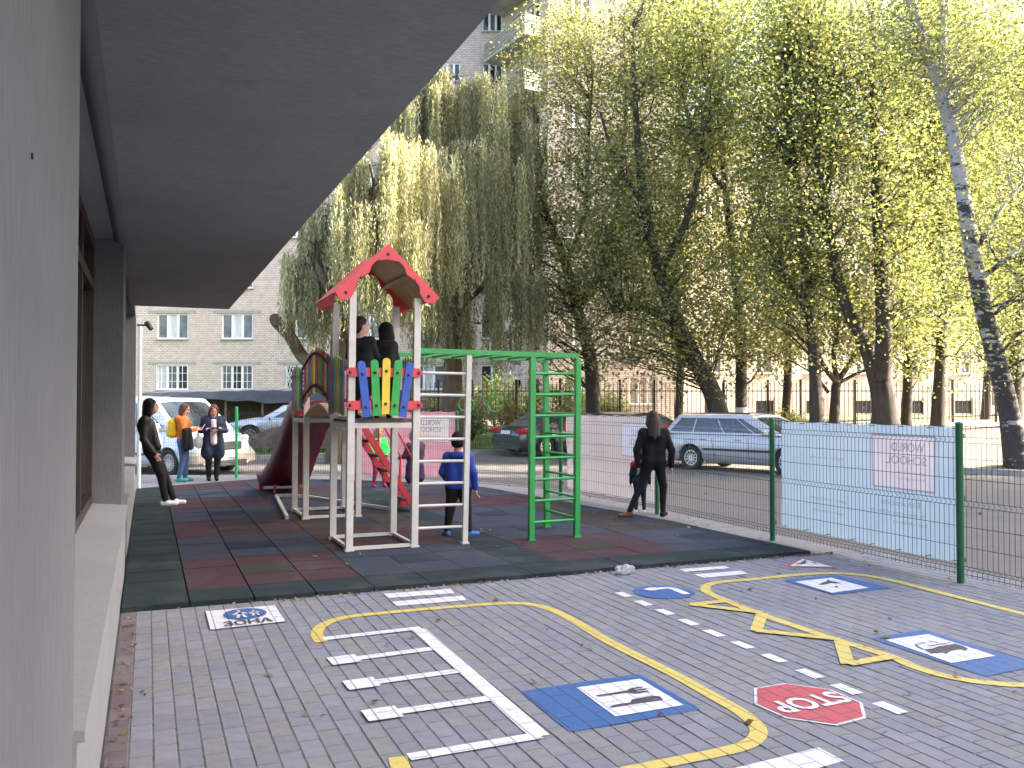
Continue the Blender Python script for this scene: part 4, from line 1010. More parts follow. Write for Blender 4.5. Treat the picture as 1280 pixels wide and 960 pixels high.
for x in bx:
    for z in zs_: put_window(low, *rr.choice(vs4), x, 0, z)
    put_window(low, *bs4, x, 0, .35)
# --- unseen block added beyond the right edge of the frame to shade the court
nb = thing('apartment_block', 'tall unseen apartment block added across the street to shade the court', 'building', (30, -8, -.1), rad(-90))
NX0, NX1, NTOP = -11.5, 30.0, 31.0
nw = [(-10 + k * 4.0, 1.0 + f * 2.9) for k in range(10) for f in range(10)]
wall_with_holes(NX0, NX1, 0, NTOP, [(x - .8, x + .8, z, z + 1.5) for x, z in nw]).build('wall', M['brick_cream'], nb)
mb = MB(); mb.box(((NX0 + NX1) / 2, 6.3, NTOP / 2), (NX1 - NX0 - .01, 12, NTOP)); mb.build('core', M['brick_cream'], nb)
nfm, nps = window_parts(1.6, 1.5, (.34, .66), ('pane_grey', 'pane_dark', 'pane_grey'))
for k, (x, z) in enumerate(nw): put_window(nb, nfm, nps, x, 0, z)

# --- low shed with a dark tarpaulin roof and planked side, left behind the street
M['tarp'] = pm('dark_tarpaulin', (.055, .06, .072), .55, var=.3, scale=1.5, bmp=.5, bscale=4)
M['old_plank'] = pm('old_brown_plank', (.20, .145, .10), .85, var=.35, scale=3, stretch=(.3, 1, 6))
shed = thing('shed', 'low shed with dark tarpaulin roof at the foot of the tall block', 'shed', tuple(cw(-16, 37.5, .25)), -YAW)
def shed_x(u, d=37.5): return (u - 640) / FPX * d + 16
x0, x1 = shed_x(178), shed_x(520)
mb = MB(); nn_ = 40; vs = []
for k in range(nn_ + 1):
    x = x0 + (x1 - x0) * k / nn_; s = min(1, k / nn_ * 2.4); top = 1.86 - .1 * (1 - s) + .02 * math.sin(k * 1.7); hang = .12 + .42 * min(1, max(0, (k / nn_ - .02) * 2.2)) + .03 * math.sin(k * 1.1)
    vs += [(x, 3.5, top + .15), (x, 0, top), (x, -.04, top - hang), (x, .02, top - hang)]
fs = [(4 * k + j, 4 * k + 4 + j, 4 * k + 5 + j, 4 * k + 1 + j) for k in range(nn_) for j in range(3)]
mb.add(vs, fs, 0, False); mb.build('tarpaulin', M['tarp'], shed)
mb = MB(); mb.box(((x0 + x1) / 2, 2.6, .75), (x1 - x0 - .4, .1, 1.9)); mb.build('back_wall', M['soil'], shed)
for k in range(8): mb = MB(); mb.bar((x0 + .3 + k * (x1 - x0 - .6) / 7, .3, -.5), (x0 + .3 + k * (x1 - x0 - .6) / 7, .3, 1.6), .08); mb.build('post', M['old_plank'], shed)
for k in range(8): mb = MB(); mb.bar((x1 + .05, -.1, -.05 + k * .235), (x1 + 2.2, -.1, -.02 + k * .235), .03, .215, up=(0, 0, 1)); mb.build('plank', M['old_plank'], shed)
# soil heap before the shed
hp = thing('soil_heap', 'brown heap of soil and brush in front of the silver car', 'heap', tuple(at(335, 556, 29.5)))
mb = MB(); nx, ny = 36, 14; vs, fs = [], []; r9 = random.Random(5)
for j in range(ny + 1):
    for i in range(nx + 1):
        x, y = -2.2 + 4.4 * i / nx, -.8 + 1.6 * j / ny; e = max(0, 1 - (x / 2.2) ** 2) * max(0, 1 - (y / .8) ** 2)
        vs.append((x, y, -.08 + .62 * e ** .6 * (.8 + .25 * math.sin(x * 2.3)) + r9.uniform(0, .12) * (e > .02)))
for j in range(ny):
    for i in range(nx): a = j * (nx + 1) + i; fs.append((a, a + 1, a + nx + 2, a + nx + 1))
mb.add(vs, fs); 
for k in range(260):
    p = Vector((r9.uniform(-2, 2), r9.uniform(-.6, .6), r9.uniform(.15, .5))); mb.tube([p, p + Vector((r9.uniform(-.4, .4), r9.uniform(-.3, .3), r9.uniform(-.05, .25)))], .008, 3, cap=False)
hpo = mb.build('brush', pm('brush_and_soil', (.115, .075, .055), .95, var=.45, scale=5, bmp=.6), hp); hpo.rotation_euler = (0, 0, -YAW)

# --- iron fence before the right block
D2 = 35.0
ifn = thing('iron_fence', 'long dark iron railing fence behind the parked cars and trees', 'fence', tuple(cw(0, D2)), -YAW)
def fx_(u): return (u - 640) / FPX * D2
TOPZ = 1.6 + 26 * D2 / FPX
def gz_at(x): p = cw(x, D2); return ground_z(p.x, p.y)
mb = MB(); hpick = TOPZ - .45
mb.tube([(0, 0, 0), (0, 0, hpick - .08), (0, 0, hpick)], [.015, .015, .002], 4); pk_me = mb.mesh('picket', M['iron'])
xa, xb = fx_(505), fx_(1262); k = 0; x = xa
while x < xb:
    q = mobj('picket', pk_me, ifn); g_ = gz_at(x); q.location = (x, 0, g_ + .06); q.scale = (1, 1, (TOPZ - g_ - .06) / hpick); x += .175; k += 1
for u in (508, 548, 590, 645, 700, 742, 775, 818, 846, 905, 960, 1001, 1069, 1133, 1191, 1245):
    x = fx_(u); g_ = gz_at(x); mb = MB(); mb.box((x, .03, (g_ + TOPZ) / 2), (.075, .075, TOPZ - g_ + .1)); mb.box((x, .03, TOPZ + .065), (.1, .1, .03)); mb.build('post', M['iron'], ifn)
for z in (.22, TOPZ - .38):
    mb = MB(); P = [xa + (xb - xa) * i / 24 for i in range(25)]
    for a, b_ in zip(P[:-1], P[1:]): mb.bar((a, .025, (gz_at(a) + z) if z < 1 else z), (b_, .025, (gz_at(b_) + z) if z < 1 else z), .02, .035)
    mb.build('rail', M['iron'], ifn)
# ------------------------------------------------------------------ trees
def bark_mat(name, c0, c1, sc=9, st=(1, 1, .18)):
    m, n, b, o = new_mat(name); pos = n.nodes.new('ShaderNodeNewGeometry').outputs['Position']
    f = noise(n, sc, 6, .7, vec=pos, stretch=st); c = mixc(n, ramp(n, f, [(.3, 0.0), (.7, 1.0)]), c0, c1)
    n.links.new(c, b.inputs['Base Color']); b.inputs['Roughness'].default_value = .95; bump(n, b, f, .9, .03); return m
M['bark'] = bark_mat('grey_brown_bark', (.024, .019, .015), (.075, .06, .046)); M['bark_willow'] = bark_mat('ochre_willow_bark', (.05, .036, .02), (.14, .10, .055))
m, n, b, o = new_mat('birch_bark'); pos = n.nodes.new('ShaderNodeNewGeometry').outputs['Position']
sx = n.nodes.new('ShaderNodeSeparateXYZ'); n.links.new(pos, sx.inputs[0])
f1 = noise(n, 2.4, 6, .7, vec=pos, stretch=(.8, .8, 2.6)); f2 = noise(n, 14, 5, .7, vec=pos, stretch=(1, 1, .3))
mr = n.nodes.new('ShaderNodeMapRange'); mr.inputs[1].default_value = 2.5; mr.inputs[2].default_value = 9.0; mr.inputs[3].default_value = .42; mr.inputs[4].default_value = .62; n.links.new(sx.outputs[2], mr.inputs[0])
sb = n.nodes.new('ShaderNodeMath'); sb.operation = 'LESS_THAN'; n.links.new(f1, sb.inputs[0]); n.links.new(mr.outputs[0], sb.inputs[1])
c = mixc(n, sb.outputs[0], mixc(n, f2, (.02, .017, .015), (.075, .065, .055)), mixc(n, f2, (.28, .255, .23), (.46, .43, .40)))
n.links.new(c, b.inputs['Base Color']); b.inputs['Roughness'].default_value = .85; bump(n, b, f2, .8, .02); M['bark_birch'] = m
M['leaf'] = tint_mat('leaf', .5, .15, 8, 0, translucent=.5); M['leaf_willow'] = tint_mat('willow_leaf', .45, .15, 8, 0, translucent=.48, glow=(1.3, 1.25, .8))

def leaf_quads(cen, L, Wd, rng, up=.5, droop=None):
    """diamond leaves at the points cen; returns (n*4, 3)"""
    n = len(cen); nr = rng.normal(size=(n, 3)); nr[:, 2] = np.abs(nr[:, 2]) * (1 + up * 2); nr /= np.linalg.norm(nr, axis=1)[:, None]
    t = rng.normal(size=(n, 3)) if droop is None else droop
    t = t - nr * (t * nr).sum(1)[:, None]; t /= np.linalg.norm(t, axis=1)[:, None] + 1e-9; bn = np.cross(nr, t)
    l = (L * (.65 + .7 * rng.random(n)))[:, None]; w = (Wd * (.65 + .7 * rng.random(n)))[:, None]
    q = np.stack([cen - t * l / 2, cen + bn * w / 2 - nr * w * .12, cen + t * l / 2, cen - bn * w / 2 - nr * w * .12], axis=1); return q.reshape(-1, 3)
def pal(colors, n, rng, weights=None):
    c = np.array(colors); k = rng.choice(len(c), n, p=weights); return c[k] * (.8 + .4 * rng.random((n, 1)))
GREEN = [(.115, .15, .06), (.175, .208, .08), (.23, .25, .098), (.28, .275, .112), (.34, .28, .12)]
def grow(tr_pts, crowns, nb, per_clump, leaf, seed, spread=.42, clumps=4, colors=GREEN, weights=(.28, .32, .23, .12, .05), dens=1.0, r_tip=.006, r_base=.04):
    """limbs from the trunk points into the crown ellipsoids, leaf clumps along them; returns branch list, leaf verts, tints"""
    rng = np.random.default_rng(seed); br, cl = [], []
    wts = np.array([c[1][0] * c[1][1] * c[1][2] for c in crowns]) ** .8; wts = wts / wts.sum()
    T = np.array([list(p) for p, r in tr_pts]); R_ = np.array([r for p, r in tr_pts])
    for k in range(nb):
        ci = rng.choice(len(crowns), p=wts); c, rr_ = crowns[ci]
        d = rng.normal(size=3); d /= np.linalg.norm(d); tgt = np.array(c) + d * np.array(rr_) * (rng.random() ** .45)
        hd = np.linalg.norm(T[:, :2] - tgt[:2], axis=1); cost = hd + np.where(T[:, 2] > tgt[2] - .25 * hd, 3.0 * (T[:, 2] - tgt[2] + .25 * hd) + 1, .35 * np.abs(T[:, 2] - (tgt[2] - .7 * hd)))
        i = int(np.argmin(cost)); s = T[i]; mid = (s + tgt) / 2 + np.array([0, 0, .10 * np.linalg.norm(tgt - s)]) + rng.normal(size=3) * .18
        pts = [(1 - t) ** 2 * s + 2 * t * (1 - t) * mid + t * t * tgt + rng.normal(size=3) * .05 * (0 < t < 1) for t in np.linspace(0, 1, 7)]
        r0 = min(r_base, R_[i] * .6) * (.6 + .6 * rng.random()); br.append((pts, [r0 * (1 - t) + r_tip * t for t in np.linspace(0, 1, 7)]))
        for q in range(clumps):
            t = 1 - .72 * (q / max(1, clumps)) * rng.random() if q else 1.0
            ctr = (1 - t) ** 2 * s + 2 * t * (1 - t) * mid + t * t * tgt + rng.normal(size=3) * spread * .9 * (q > 0); cl.append(ctr)
            if q: br.append(([pts[4], (pts[4] + ctr) / 2 + rng.normal(size=3) * .06, ctr], [.007, .005, .003]))
    cl = np.array(cl); n = int(len(cl) * per_clump * dens); idx = rng.integers(0, len(cl), n)
    sg = spread * (.5 + .8 * rng.random(len(cl)))
    cen = cl[idx] + rng.normal(size=(n, 3)) * sg[idx][:, None] * np.array([1, 1, .62]); tints = pal(colors, n, rng, weights) * (.82 + .36 * rng.random(len(cl)))[idx][:, None]
    return br, leaf_quads(cen, leaf, leaf * .8, rng), tints
def PX(path, d):
    out = []
    for p in path: out.append(at(p[0], p[1], d + (p[3] if len(p) > 3 else 0)))
    return out
def densify(pts, rs, step=.5):
    o_ = []
    for i in range(len(pts) - 1):
        n_ = max(1, int((pts[i + 1] - pts[i]).length / step))
        for k in range(n_): t = k / n_; o_.append((pts[i].lerp(pts[i + 1], t), rs[i] * (1 - t) + rs[i + 1] * t))
    o_.append((pts[-1], rs[-1])); return o_
def smooth_path(tp, n=4):
    P = [p for p, r in tp]; R_ = [r for p, r in tp]; o_ = []
    for i in range(len(P) - 1):
        p0, p1, p2, p3 = P[max(i - 1, 0)], P[i], P[i + 1], P[min(i + 2, len(P) - 1)]
        for k in range(n):
            t = k / n; o_.append((.5 * ((2 * p1) + (p2 - p0) * t + (2 * p0 - 5 * p1 + 4 * p2 - p3) * t * t + (3 * p1 - p0 - 3 * p2 + p3) * t ** 3), R_[i] * (1 - t) + R_[i + 1] * t))
    o_.append((P[-1], R_[-1])); return o_
def tree(name, label, d, trunk, limbs, crowns, nb, per, leaf, seed, bark='bark', group='trees along the street and the iron fence', flare=1.35, **kw):
    """trunk / limbs: [(u, v, radius)], crowns: [(u, v, ru, rv, depth offset)] read at depth d"""
    base = at(trunk[0][0], trunk[0][1], d); gz_ = ground_z(base.x, base.y)
    t = thing(name, label, 'tree', (base.x, base.y, gz_), 0, group)
    mb = MB(); allp = []
    first = at(trunk[0][0], trunk[0][1], d); root = Vector((first.x, first.y, gz_ - .1))
    tp = [(root, trunk[0][2] * flare)] + ([(Vector((first.x, first.y, gz_ + .35)), trunk[0][2] * 1.05)] if first.z > gz_ + .6 else []) + [(at(u, v, d), r) for u, v, r in trunk[(1 if first.z <= gz_ + .6 else 0):]]
    sp_ = smooth_path(tp); mb.tube([p for p, r in sp_], [r for p, r in sp_], 12); allp += densify([p for p, r in sp_], [r for p, r in sp_])
    rl_ = random.Random(seed)
    for lb in limbs:
        lp = smooth_path([(at(u, v, d + (k > 0) * rl_.uniform(-.6, .6)), r) for k, (u, v, r) in enumerate(lb)]); mb.tube([p for p, r in lp], [r for p, r in lp], 9); allp += densify([p for p, r in lp], [r for p, r in lp])
    zlow = min(at(c[0], c[1] + c[3], d).z for c in crowns) - 1.5
    tpts = [(p, r) for p, r in allp if p.z > zlow] or allp
    cw_ = []
    for c in crowns:
        p = at(c[0], c[1], d + (c[4] if len(c) > 4 else 0)); k = d / FPX; cw_.append((p, (c[2] * k * 1.18, max(c[2] * k, 1.7), c[3] * k * 1.15)))
    kw.setdefault('spread', .55); br, lv, tn = grow(tpts, cw_, nb, int(per * 1.55), leaf * .68, seed, **kw)
    for pts, rs in br: mb.tube([Vector(p) for p in pts], rs, 4, cap=False)
    mb.build('trunk', M[bark], t, rel=True)
    lv = lv - np.array(t.location); mobj('crown', np_mesh('crown', lv, 4, M['leaf'], tn), t)
    return t
tree('street_tree', 'airy pale tree with dark trunk rising behind the green ladder', 31, [(742, 525, .27), (738, 450, .24), (722, 388, .2), (707, 330, .16), (690, 285, .13), (672, 245, .1)],
     [[(722, 390, .15), (752, 335, .12), (772, 250, .09), (782, 150, .06), (780, 40, .03)], [(707, 330, .1), (730, 270, .08), (735, 180, .06), (742, 80, .03)]],
     [(760, 90, 70, 95), (745, 230, 75, 90), (700, 330, 60, 60), (735, 400, 60, 50), (690, 60, 50, 60), (670, 380, 50, 60), (690, 200, 50, 80), (780, 340, 50, 70), (700, 110, 45, 90), (665, 310, 35, 80)], 240, 25, .15, 11, weights=(.12, .26, .3, .22, .1), spread=.5)
tree('street_tree', 'big tree with trunk leaning left above the two parked cars', 28.5, [(902, 530, .33), (890, 490, .30), (868, 448, .27), (845, 400, .24), (824, 340, .2), (806, 260, .16), (796, 160, .11), (790, 40, .06)],
     [[(845, 400, .14), (800, 385, .1), (768, 390, .06)], [(824, 340, .15), (860, 270, .12), (880, 170, .08), (888, 60, .04)], [(806, 260, .1), (770, 200, .07), (750, 140, .04)]],
     [(830, 290, 95, 90), (860, 150, 85, 110), (790, 410, 75, 45, -.5), (770, 250, 65, 90), (830, 40, 80, 60), (870, 400, 60, 45), (760, 340, 50, 60)], 215, 24, .17, 12)
tree('street_tree', 'upright tree with dark trunk and whitewashed base behind the silver estate car', 30, [(927, 530, .2), (926, 430, .19), (920, 340, .17), (908, 240, .14), (898, 120, .1), (890, 0, .05)],
     [[(920, 340, .12), (950, 260, .09), (962, 170, .06)], [(908, 240, .1), (870, 180, .07), (850, 100, .04)]],
     [(915, 130, 95, 120), (935, 330, 85, 90), (890, 10, 90, 60), (950, 420, 60, 40), (900, 430, 40, 30)], 165, 23, .17, 13)
tree('street_tree', 'slim straight dark trunk just left of the small branching tree', 26.5, [(1023, 545, .2), (1019, 470, .18), (1014, 400, .16), (1004, 300, .13), (990, 180, .09), (980, 50, .05)],
     [[(1004, 300, .1), (1035, 230, .08), (1040, 130, .05)], [(1014, 400, .08), (985, 350, .06), (965, 320, .04)]],
     [(985, 130, 90, 130), (1000, 330, 85, 85), (1010, 10, 90, 60), (985, 415, 45, 30), (1040, 90, 80, 90)], 185, 23, .165, 14)
tree('street_tree', 'small low tree with several spreading bare branches', 28, [(1042, 545, .17), (1044, 500, .15), (1046, 478, .14)],
     [[(1046, 478, .1), (1028, 455, .08), (1018, 430, .05), (1008, 405, .03)], [(1046, 478, .09), (1042, 440, .07), (1050, 400, .04)], [(1046, 478, .1), (1066, 448, .08), (1078, 420, .05), (1080, 390, .03)], [(1050, 478, .06), (1075, 465, .05), (1090, 462, .03)], [(1035, 490, .06), (1022, 472, .04)]],
     [(1045, 390, 60, 35), (1080, 420, 35, 30)], 45, 24, .15, 15)
tree('street_tree', 'thickest tree, its trunk forked in two above the blue banner', 25.5, [(1108, 552, .40), (1106, 510, .36), (1101, 478, .34)],
     [[(1098, 485, .24), (1082, 432, .2), (1060, 388, .17), (1046, 340, .14), (1030, 250, .1), (1016, 130, .06), (1010, 20, .03)], [(1102, 480, .26), (1105, 420, .23), (1102, 340, .2), (1097, 240, .17), (1093, 130, .13), (1090, 0, .08)], [(1097, 240, .1), (1125, 170, .07), (1140, 90, .04)], [(1102, 340, .09), (1135, 300, .06), (1150, 250, .04)]],
     [(1060, 200, 100, 120), (1105, 285, 60, 80), (1090, 50, 105, 90), (1040, 330, 60, 70), (1125, 385, 45, 35)], 165, 19, .165, 16)
tree('street_tree', 'thin curved trunk between the forked tree and the birch', 27.5, [(1171, 548, .2), (1175, 470, .18), (1178, 400, .15), (1178, 320, .13), (1168, 200, .09), (1160, 80, .05)],
     [[(1178, 320, .09), (1205, 260, .06), (1215, 200, .04)]], [(1168, 270, 65, 110), (1150, 110, 75, 90), (1185, 400, 50, 45), (1200, 180, 60, 90)], 135, 28, .165, 17)
tree('birch_tree', 'leaning birch with black and white bark at the right edge', 21.5, [(1274, 605, .26), (1262, 520, .24), (1246, 450, .225), (1230, 388, .205), (1214, 305, .185), (1202, 232, .17), (1186, 150, .155), (1164, 78, .135), (1138, 0, .115), (1118, -90, .08)],
     [[(1186, 155, .13), (1180, 100, .12), (1178, 40, .11), (1180, -50, .08)], [(1216, 320, .07), (1245, 270, .05), (1285, 220, .03)], [(1222, 350, .08), (1250, 330, .06), (1290, 295, .04)]],
     [(1255, 150, 70, 130), (1245, 320, 50, 60), (1170, 20, 90, 70), (1275, 420, 40, 50), (1215, 80, 70, 80)], 150, 27, .12, 18, bark='bark_birch', weights=(.35, .33, .2, .09, .03))
tree('street_tree', 'dark tree half hidden behind the birch', 32, [(1268, 535, .25), (1270, 450, .22), (1276, 350, .18), (1282, 200, .12)],
     [], [(1275, 260, 70, 130), (1250, 420, 45, 50), (1290, 100, 70, 90), (1240, 60, 60, 90), (1240, 250, 60, 90)], 160, 28, .17, 19, weights=(.45, .33, .14, .06, .02))
for k_, (u_, d_, lab_) in enumerate(((848, 35.5, 'tree standing just behind the iron fence, seen left of the upright tree'), (982, 34, 'tree behind the iron fence, filling the gap left of the slim dark trunk'), (1132, 33.5, 'tree behind the iron fence, right of the forked tree'), (1232, 38, 'tree behind the iron fence, left of the birch foot'))):
    tree('street_tree', lab_, d_, [(u_, 520, .17), (u_ + 3, 440, .15), (u_ - 4, 340, .11), (u_ + 2, 200, .07), (u_, 60, .03)], [], [(u_ - 10, 330, 70, 90), (u_ + 15, 180, 75, 110), (u_, 40, 70, 70), (u_ + 5, 420, 55, 40)], 130, 26, .19, 70 + k_)
for k_, (x_, y_) in enumerate(((26.5, 10.4), (21.5, 10.0))):  # two unseen trees, added past the right edge to shade street and car
    c_ = Vector((x_, y_, 0)); d_ = c_.dot(FW); u_ = 640 + FPX * c_.dot(RT) / d_
    tree('street_tree', ('unseen street tree added for shade beyond the right edge, past the birch', 'unseen street tree added for shade beyond the right edge, close to the blue banner')[k_], d_, [(u_, 480, .24), (u_ + 4, 380, .2), (u_ - 6, 240, .14), (u_, 80, .06)], [], [(u_, 250, 105, 110), (u_ + 20, 110, 110, 100)], 100, 17, .2, 80 + k_)
for k, (u, d, sd, lab) in enumerate(((1262, 62, 21, 'distant tree seen through the gap right of the cream block'), (1330, 55, 22, 'distant tree beyond the birch at the right edge'), (1190, 74, 23, 'distant tree showing over the end of the cream block'))):
    tree('background_tree', lab, d, [(u, 505, .3), (u + 2, 450, .25), (u - 3, 380, .15), (u, 300, .08)], [], [(u, 400, 60, 60), (u - 10, 310, 50, 70), (u + 30, 350, 45, 60)], 90, 26, .3, sd, spread=.8)
# whitewashed foot of the upright tree
# the white base is a sleeve of lime wash on the trunk
for t in [o for o in bpy.data.objects if o.get('label', '').startswith('upright tree')]:
    mb = MB(); mb.tube([(0, 0, .0), (0, 0, .3), (0, 0, 1.25)], [.285, .225, .213], 12, cap=False); mb.build('whitewash', pm('lime_wash', (.6, .58, .55), .9, var=.15, dirt=(.3, .27, .24)), t)

# ------------------------------------------------------------------ willows
def willow(label, d, trunk, limbs, domes, strands, seed, colors, weights):
    base = at(trunk[0][0], trunk[0][1], d); gz_ = ground_z(base.x, base.y); t = thing('willow_tree', label, 'tree', (base.x, base.y, gz_), 0, 'weeping willows'); rng = np.random.default_rng(seed)
    mb = MB(); tp = smooth_path([(Vector((base.x, base.y, gz_ - .1)), trunk[0][2] * 1.3)] + [(at(u, v, d), r) for u, v, r in trunk[1:]]); mb.tube([p for p, r in tp], [r for p, r in tp], 12)
    allp = [p for p, r in tp]
    for lb in limbs:
        lp = smooth_path([(at(u, v, d + (k > 0) * rng.uniform(-.8, .8)), r) for k, (u, v, r) in enumerate(lb)]); mb.tube([p for p, r in lp], [r for p, r in lp], 9); allp += [p for p, r in lp]
    area = np.array([a[2] * a[3] for a in domes], float); area /= area.sum(); C, Tn = [], []; AP = np.array([list(p) for p in allp])
    for k, (u, v, ru, ln, dd) in enumerate(domes):
        ctr = at(u, v, d + dd); rw = 1.22 * ru * d / FPX; ns = int(strands * area[k]); st = np.array(ctr) - np.array([0, 0, rw * .5])
        i = int(np.argmin(np.linalg.norm(AP - st, axis=1) + np.where(AP[:, 2] > ctr.z, 3, 0)))
        mid = (AP[i] + np.array(ctr)) / 2 + np.array([0, 0, .4]); mb.tube([Vector(AP[i]), Vector(mid), ctr - Vector((0, 0, .15))], [.06, .045, .02], 6, cap=False)
        heads, hv = [], []
        for q in range(max(5, ns // 26)):                                # arching shoots that the strands hang from
            a = rng.uniform(0, 2 * math.pi); rr_ = rw * math.sqrt(rng.uniform(.03, 1)); hv.append(rng.uniform(.62, 1.25)); heads.append((ctr.x + rr_ * math.cos(a), ctr.y + rr_ * math.sin(a) * .9, ctr.z - .55 * rw * (rr_ / rw) ** 2.2 + rng.normal() * .08))
            h_ = heads[-1]; mb.tube([ctr - Vector((0, 0, .12)), Vector(((ctr.x + h_[0]) / 2, (ctr.y + h_[1]) / 2, max(ctr.z, h_[2]) + .02)), Vector(h_)], [.014, .01, .006], 3, cap=False)
        for q in range(ns):
            hi_ = rng.integers(len(heads)); h_ = heads[hi_]; p = np.array(h_) + rng.normal(size=3) * np.array([.10, .10, .12])
            L = ln * d / FPX * rng.uniform(.35, 1.0); m_ = int(L / .055); s = np.linspace(0, L, m_); sw = rng.normal(size=2) * .05
            x = p[0] + sw[0] * s + .04 * np.sin(s * 2 + rng.uniform(0, 6)); y = p[1] + sw[1] * s + .04 * np.cos(s * 2.3 + rng.uniform(0, 6)); z = p[2] - s
            C.append(np.stack([x, y, z], 1) + rng.normal(size=(m_, 3)) * .028); Tn.append(pal(colors, 1, rng, weights).repeat(m_, 0) * (.85 + .3 * rng.random((m_, 1))) * hv[hi_])
    mb.build('trunk', M['bark_willow'], t, rel=True)
    C = np.concatenate(C); Tn = np.concatenate(Tn); n = len(C); dr = rng.normal(size=(n, 3)) * .38 + np.array([0, 0, -1.0])
    lv = leaf_quads(C, .135, .032, rng, up=-.45, droop=dr) - np.array(t.location); mobj('crown', np_mesh('crown', lv, 4, M['leaf_willow'], Tn), t); return t
WC = [(.27, .27, .13), (.38, .37, .21), (.49, .47, .31), (.18, .18, .075)]
willow('front weeping willow with long pale strands and a sawn-off limb on its left', 25.5, [(424, 560, .33), (424, 470, .31), (428, 400, .27), (440, 320, .22), (462, 250, .15), (490, 205, .08)],
       [[(420, 470, .2), (400, 462, .2), (378, 446, .19), (362, 420, .18), (347, 403, .19), (344, 399, .17)], [(428, 400, .14), (405, 350, .1), (392, 320, .06)], [(440, 320, .14), (480, 280, .1), (520, 245, .06)]],
       [(502, 172, 46, 165, 0), (455, 205, 40, 170, -.5), (420, 255, 36, 150, .5), (392, 300, 34, 120, 0), (535, 215, 34, 150, .8), (470, 260, 50, 130, -1.2), (400, 350, 30, 80, .6), (375, 330, 26, 90, .2), (480, 330, 40, 80, -.4), (520, 300, 36, 110, .6)], 2700, 31, WC, (.3, .36, .22, .12))
willow('tall weeping willow behind, filling the sky between the overhang and the balcony', 30.5, [(566, 560, .34), (566, 450, .32), (572, 380, .26), (590, 300, .2), (610, 220, .14), (615, 150, .08)],
       [[(572, 380, .14), (545, 300, .11), (530, 200, .07), (525, 130, .04)], [(590, 300, .13), (640, 250, .1), (655, 180, .05)], [(572, 390, .1), (630, 330, .08), (660, 290, .04)]],
       [(525, 112, 44, 170, 0), (570, 92, 50, 190, .6), (618, 98, 48, 180, 0), (652, 150, 34, 150, -.5), (590, 180, 66, 170, -1.2), (550, 260, 46, 150, 1), (640, 250, 50, 140, .8), (600, 320, 60, 120, -.8), (560, 350, 40, 90, -.6), (530, 320, 40, 110, .4), (600, 400, 44, 60, 0), (550, 190, 50, 130, .2), (655, 340, 36, 90, 0), (640, 170, 40, 150, .8)], 4300, 32, WC, (.36, .34, .16, .14))

# ------------------------------------------------------------------ shrubs, grass, fallen leaves
def shrub(label, u, v, d, w, h, n, leaf, seed, colors, weights):
    p = at(u, v, d); p.z = ground_z(p.x, p.y); t = thing('shrub', label, 'shrub', tuple(p), 0, 'shrubs in front of the iron fence'); rng = np.random.default_rng(seed); mb = MB(); cs = []
    for k in range(26):
        a = rng.uniform(0, 6.28); r_ = rng.random() ** .5; e = Vector((math.cos(a) * r_ * w / 2, math.sin(a) * r_ * w / 2, h * rng.uniform(.3, 1.0) * (1 - .35 * r_))); mb.tube([(0, 0, -.05), (e.x * .4, e.y * .4, e.z * .5), e], [.015, .01, .004], 4, cap=False); cs.append(list(e))
    cs = np.array(cs); idx = rng.integers(0, len(cs), n); C = cs[idx] * (.55 + .45 * rng.random((n, 1))) + rng.normal(size=(n, 3)) * .13; C[:, 2] = np.maximum(C[:, 2], .03)
    mb.build('stems', M['bark'], t); mobj('foliage', np_mesh('foliage', leaf_quads(C, leaf, leaf * .75, rng), 4, M['leaf'], pal(colors, n, rng, weights)), t)
YG = [(.22, .17, .03), (.3, .22, .06), (.12, .13, .03), (.2, .12, .03)]
shrub('golden shrub behind the hanging rings', 633, 545, 31.5, .95, 2.3, 900, .1, 41, YG, (.35, .3, .25, .1))
shrub('dark green shrub left of the golden one', 590, 545, 33, 2.0, 2.2, 1700, .12, 42, GREEN, (.5, .3, .15, .05, 0))
shrub('dark shrub behind the grey saloon', 690, 545, 33.5, 2.4, 2.2, 1900, .12, 43, GREEN, (.55, .3, .1, .05, 0))
for k_, (u_, d_, w_s, h_s) in enumerate(((560, 38, 2.6, 2.6), (618, 40, 3.0, 3.0), (655, 37.5, 2.4, 2.5), (715, 38, 2.6, 3.2), (760, 39, 2.4, 2.2))): shrub(('dark bush at the left end of the iron fence', 'tall dark bush behind the iron fence, behind the golden shrub', 'dark bush behind the iron fence above the grey saloon', 'dark bush at the foot of the airy pale tree', 'dark bush behind the iron fence right of the airy pale tree')[k_], u_, 540, d_, w_s, h_s, 2600, .13, 60 + k_, GREEN, (.6, .3, .08, .02, 0))
shrub('low yellow-green shrub under the leaning tree', 985, 530, 33, 1.6, 1.1, 900, .11, 44, GREEN, (.1, .2, .35, .25, .1))
rng = np.random.default_rng(50); P = []
def grass_patch(n, fx, fy):
    k = 0
    while k < n:
        x, y = rng.uniform(*fx), rng.uniform(*fy); t_ = verge_t(x, y)
        if t_ > .2: P.append((x, y, verge_z(t_))); k += 1
grass_patch(17000, (-9, 13.5), (28.1, 34)); grass_patch(5000, (18, 40), (26, 42))
P = np.array(P); n_ = len(P); hgt = .06 + .13 * rng.random(n_); a = rng.uniform(0, 6.28, n_); w_ = .011; lean = rng.normal(size=(n_, 2)) * .06
A_ = P + np.stack([np.cos(a) * w_, np.sin(a) * w_, np.zeros(n_)], 1); B_ = P - np.stack([np.cos(a) * w_, np.sin(a) * w_, np.zeros(n_)], 1); T_ = P + np.stack([lean[:, 0], lean[:, 1], hgt], 1)
